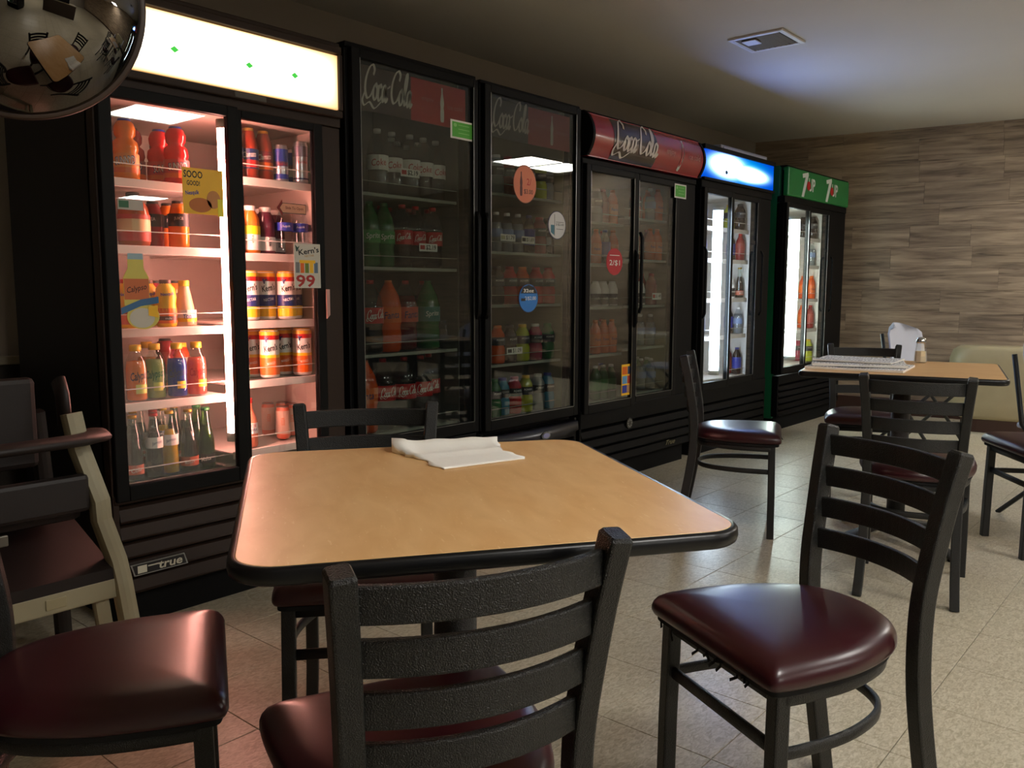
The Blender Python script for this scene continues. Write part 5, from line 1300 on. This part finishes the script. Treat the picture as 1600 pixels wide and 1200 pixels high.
shelf((C, 'second', 0), 1.172, [(587, 'sprite1'), (612, 'sprite1'), (638, 'coke1'), (661, 'coke1'), (684, 'coke1'), (706, 'lime1')]+[(u, 'coke1', .12) for u in (600, 624, 648, 671)], 370)
shelf((C, 'third', 0), .815, [(593, 'coke2'), (622, 'fanta2'), (652, 'straw2'), (682, 'sprite2'), (709, 'pepper2')], 490)
shelf((C, 'bottom', 0), .484, [(583, 'fanta2'), (612, 'coke2'), (641, 'coke2'), (669, 'coke2'), (697, 'coke2')], 610)
D = 'tall cooler with round stickers'
shelf((D, 'top', 0), 1.532, [(775, 'pow_clr'), (793, 'pow_brn'), (810, 'pow_dk'), (828, 'pow_dk'), (846, 'pow_yel'), (864, 'pow_clr')], 270)
shelf((D, 'second', 0), 1.260, [(775, 'watersm'), (792, 'watersm'), (809, 'watersm'), (826, 'bluel'), (844, 'pow_brn'), (861, 'pow_dk')], 360)
shelf((D, 'third', 0), 1.008, [(776, 'pow_dk'), (796, 'pow_red'), (816, 'pow_or'), (837, 'pow_red'), (858, 'pow_red')], 440)
shelf((D, 'fourth', 0), .722, [(777, 'pow_or'), (796, 'pow_dk'), (816, 'pow_yel'), (836, 'pow_pnk'), (855, 'pow_grn')], 535)
shelf((D, 'bottom', 0), .462, [(773, 'pow_grn'), (787, 'pow_blu'), (803, 'pow_red'), (821, 'pow_yel'), (840, 'pow_clr'), (858, 'pow_blu')], 620)
E1 = 'red-header cooler left door'; E2 = 'red-header cooler right door'
shelf((E1, 'top', 0), 1.447, [(931, 'pow_clr'), (947, 'redbox'), (962, 'redbox'), (977, 'redtea')], 325)
shelf((E1, 'second', 0), 1.224, [(931, 'redtea'), (945, 'bluel'), (959, 'redtea'), (973, 'redbox')], 385)
shelf((E1, 'third', 0), .987, [(930, 'milk_s'), (943, 'milk_s'), (956, 'milk_s'), (969, 'milk_s')], 450)
shelf((E1, 'fourth', 0), .722, [(930, 'redtea'), (943, 'redtea'), (956, 'redtea'), (968, 'redbox')], 530)
shelf((E1, 'bottom', 0), .464, [(930, 'greens'), (942, 'greens'), (954, 'greens'), (966, 'bluel')], 600)
shelf((E2, 'top', 0), 1.494, [(1016, 'watersm'), (1028, 'redtea'), (1040, 'redtea'), (1051, 'pow_brn')], 330)
shelf((E2, 'second', 0), 1.257, [(1015, 'redtea'), (1026, 'redtea'), (1037, 'redbox'), (1048, 'redbox')], 390)
shelf((E2, 'third', 0), .989, [(1015, 'milk_s'), (1026, 'redbox'), (1037, 'redbox'), (1048, 'redbox')], 450)
shelf((E2, 'fourth', 0), .741, [(1014, 'watersm'), (1025, 'watersm'), (1036, 'watersm'), (1046, 'watersm')], 515)
shelf((E2, 'bottom', 0), .472, [(1014, 'watersm'), (1025, 'greens'), (1035, 'watersm'), (1045, 'greens')], 590)
G1 = 'blue-sign cooler left door'; G2 = 'blue-sign cooler right door'
for k, (z, v_) in enumerate(zip([1.497, 1.287, 1.022, .767, .477], (320, 380, 440, 500, 560))):
    nm = 'top second third fourth bottom'.split()[k]
    shelf((G1, nm, 0), z, [(1106, ('watersm', 'bluel', 'greens', 'bluel', 'pow_dk')[k]), (1116, ('bluel', 'watersm', 'greens', 'watersm', 'pow_dk')[k])], v_)
    shelf((G2, nm, 0), z, [(1158, ('pow_dk', 'redbox', 'soda_cola', 'watersm', 'bluel')[k]), (1167, ('pow_yel', 'bluel', 'milk_s', 'bluel', 'redbox')[k])], v_)
H1 = 'green cooler left door'; H2 = 'green cooler right door'
for k, (z, v_) in enumerate(zip([1.497, 1.277, 1.006, .761, .482], (340, 390, 440, 490, 540))):
    nm = 'top second third fourth bottom'.split()[k]
    shelf((H1, nm, 0), z, [(1235, ('watersm', 'redbox', 'watersm', 'greens', 'watersm')[k]), (1243, ('bluel', 'watersm', 'redtea', 'redtea', 'watersm')[k])], v_)
    shelf((H2, nm, 0), z, [(1275, ('pow_dk', 'watersm', 'redtea', 'redbox', 'pow_yel')[k]), (1283, ('pow_dk', 'watersm', 'redtea', 'redtea', 'pow_pnk')[k])] if k != 1 else [(1275, 'watersm')], v_)
def rad(nm):
    me = PRO[nm][2]['body']; return max(math.hypot(v.co.x, v.co.y) for v in me.vertices)
shelves = {}
for i, it in enumerate(ITEMS): shelves.setdefault((it[1][0], it[1][1]), []).append(i)
for L in shelves.values():
    P_ = {i: [ITEMS[i][3], ITEMS[i][4]] for i in L}; rr_ = {i: rad(ITEMS[i][0]) for i in L}
    x_lo = min(p[0] for p in P_.values()); x_hi = max(p[0] for p in P_.values())
    lo_, hi_ = {A: (1.195, 1.580), B: (1.615, 1.985), C: (2.132, 2.751), D: (2.878, 3.522), E1: (3.650, 4.10), E2: (4.12, 4.580),
                G1: (4.918, 5.150), G2: (5.25, 5.720), H1: (6.20, 6.43), H2: (6.56, 7.070)}[ITEMS[L[0]][1][0]]
    for _ in range(220):
        for a in L:
            for b in L:
                if a >= b: continue
                dx = P_[b][0]-P_[a][0]; dy = P_[b][1]-P_[a][1]; d = math.hypot(dx, dy) or 1e-4; need = rr_[a]+rr_[b]+.002-d
                if need > 0:
                    wx, wy = dx/d, dy/d
                    if abs(wy) < .25: wy += .25*(1 if (a+b) % 2 else -1)
                    P_[a][0] -= wx*need*.4; P_[b][0] += wx*need*.4; P_[a][1] -= wy*need*.5; P_[b][1] += wy*need*.5
        for i in L:
            P_[i][0] = max(lo_+rr_[i], min(hi_-rr_[i], P_[i][0])); P_[i][1] = max(FY+.095+rr_[i], P_[i][1])
    done = []
    for i in sorted(L, key=lambda i: P_[i][1]):       # what still touches steps back, deeper into the shelf
        for _ in range(40):
            hit = [b for b in done if math.hypot(P_[i][0]-P_[b][0], P_[i][1]-P_[b][1]) < rr_[i]+rr_[b]+.0025]
            if not hit: break
            P_[i][1] += .006
        done.append(i)
    for i in L:
        t_ = list(ITEMS[i]); t_[3], t_[4] = P_[i]; ITEMS[i] = tuple(t_)
groups = {}
for it in ITEMS: groups.setdefault((it[1][0], it[1][1], it[2]), []).append(it)
ORD = ['leftmost', 'second', 'third', 'fourth', 'fifth', 'sixth', 'seventh', 'eighth', 'ninth', 'tenth', 'eleventh']
for (wh, sh_, row), L in groups.items():
    L.sort(key=lambda i: i[3]+(i[4]*0.0))
    rows = {}
    for i, (name, where, rw, x, y, z, rot, cat) in enumerate(L):
        kind, desc, d = PRO[name]
        o = link(kind, d['body'], None, (x, y, z), rot)
        for pn in ('liquid', 'cap', 'label'):
            if pn in d:
                link('lid' if (pn == 'cap' and cat == 'can') else pn, d[pn], o)
        pos = 'only one' if len(L) == 1 else ('rightmost' if i == len(L)-1 else (ORD[i] if i == 0 else ORD[i]+' from left'))
        lb = '%s, %s%s, %s shelf, %s' % (desc, pos, ' behind' if row == 'back' else '', sh_, wh)
        if len(lb.split()) > 16: lb = '%s, %s%s, %s shelf, %s' % (desc.split(',')[0], pos, ' behind' if row == 'back' else '', sh_, wh)
        tag(o, lb, cat, '%s shelf, %s' % (sh_, wh))
# upright lit cooler behind the viewer, seen small in the round mirror
c7, d7, P7 = cooler('upright lit cooler behind the viewer, reflected small in the round mirror', 0, .70, 1.95, BLKC, BLKS, WLIN,
    [(.05, .65, .30, 1.80, [.55, .85, 1.15, 1.45], 0.0)], (.28, 1.82), None, (.06, .25, .02, 3, BLKC), SHW, PANE, tubes=[(.63, .34, 1.76, FY+.055, .010, emit('dim_tube', (.8, .9, 1), 7.0))])
c7.location = (-.62, -2.0, 0); c7.rotation_euler = (0, 0, math.radians(180+20))
del c7['group']
rb7 = R_
for k, z in enumerate((.552, .852, 1.152, 1.452, .275)):
    for q in range(6):
        nm = ['pow_blu', 'greens', 'redbox', 'watersm', 'bluel', 'milk_s'][(k*2+q) % 6]
        kind, desc, d = PRO[nm]
        lx = .09+.1*q-.35; p = c7.matrix_basis @ Vector((lx, .16, z))
        o = link(kind, d['body'], None, p, c7.rotation_euler[2])
        if 'cap' in d: link('cap', d['cap'], o)
        if 'label' in d: link('label', d['label'], o)
        tag(o, 'bottle %s from left, %s shelf of the upright cooler behind the viewer' % (ORD[q].replace('leftmost', 'first'), ['second', 'third', 'fourth', 'top', 'bottom'][k]), 'bottle', 'bottles in the mirrored upright cooler')
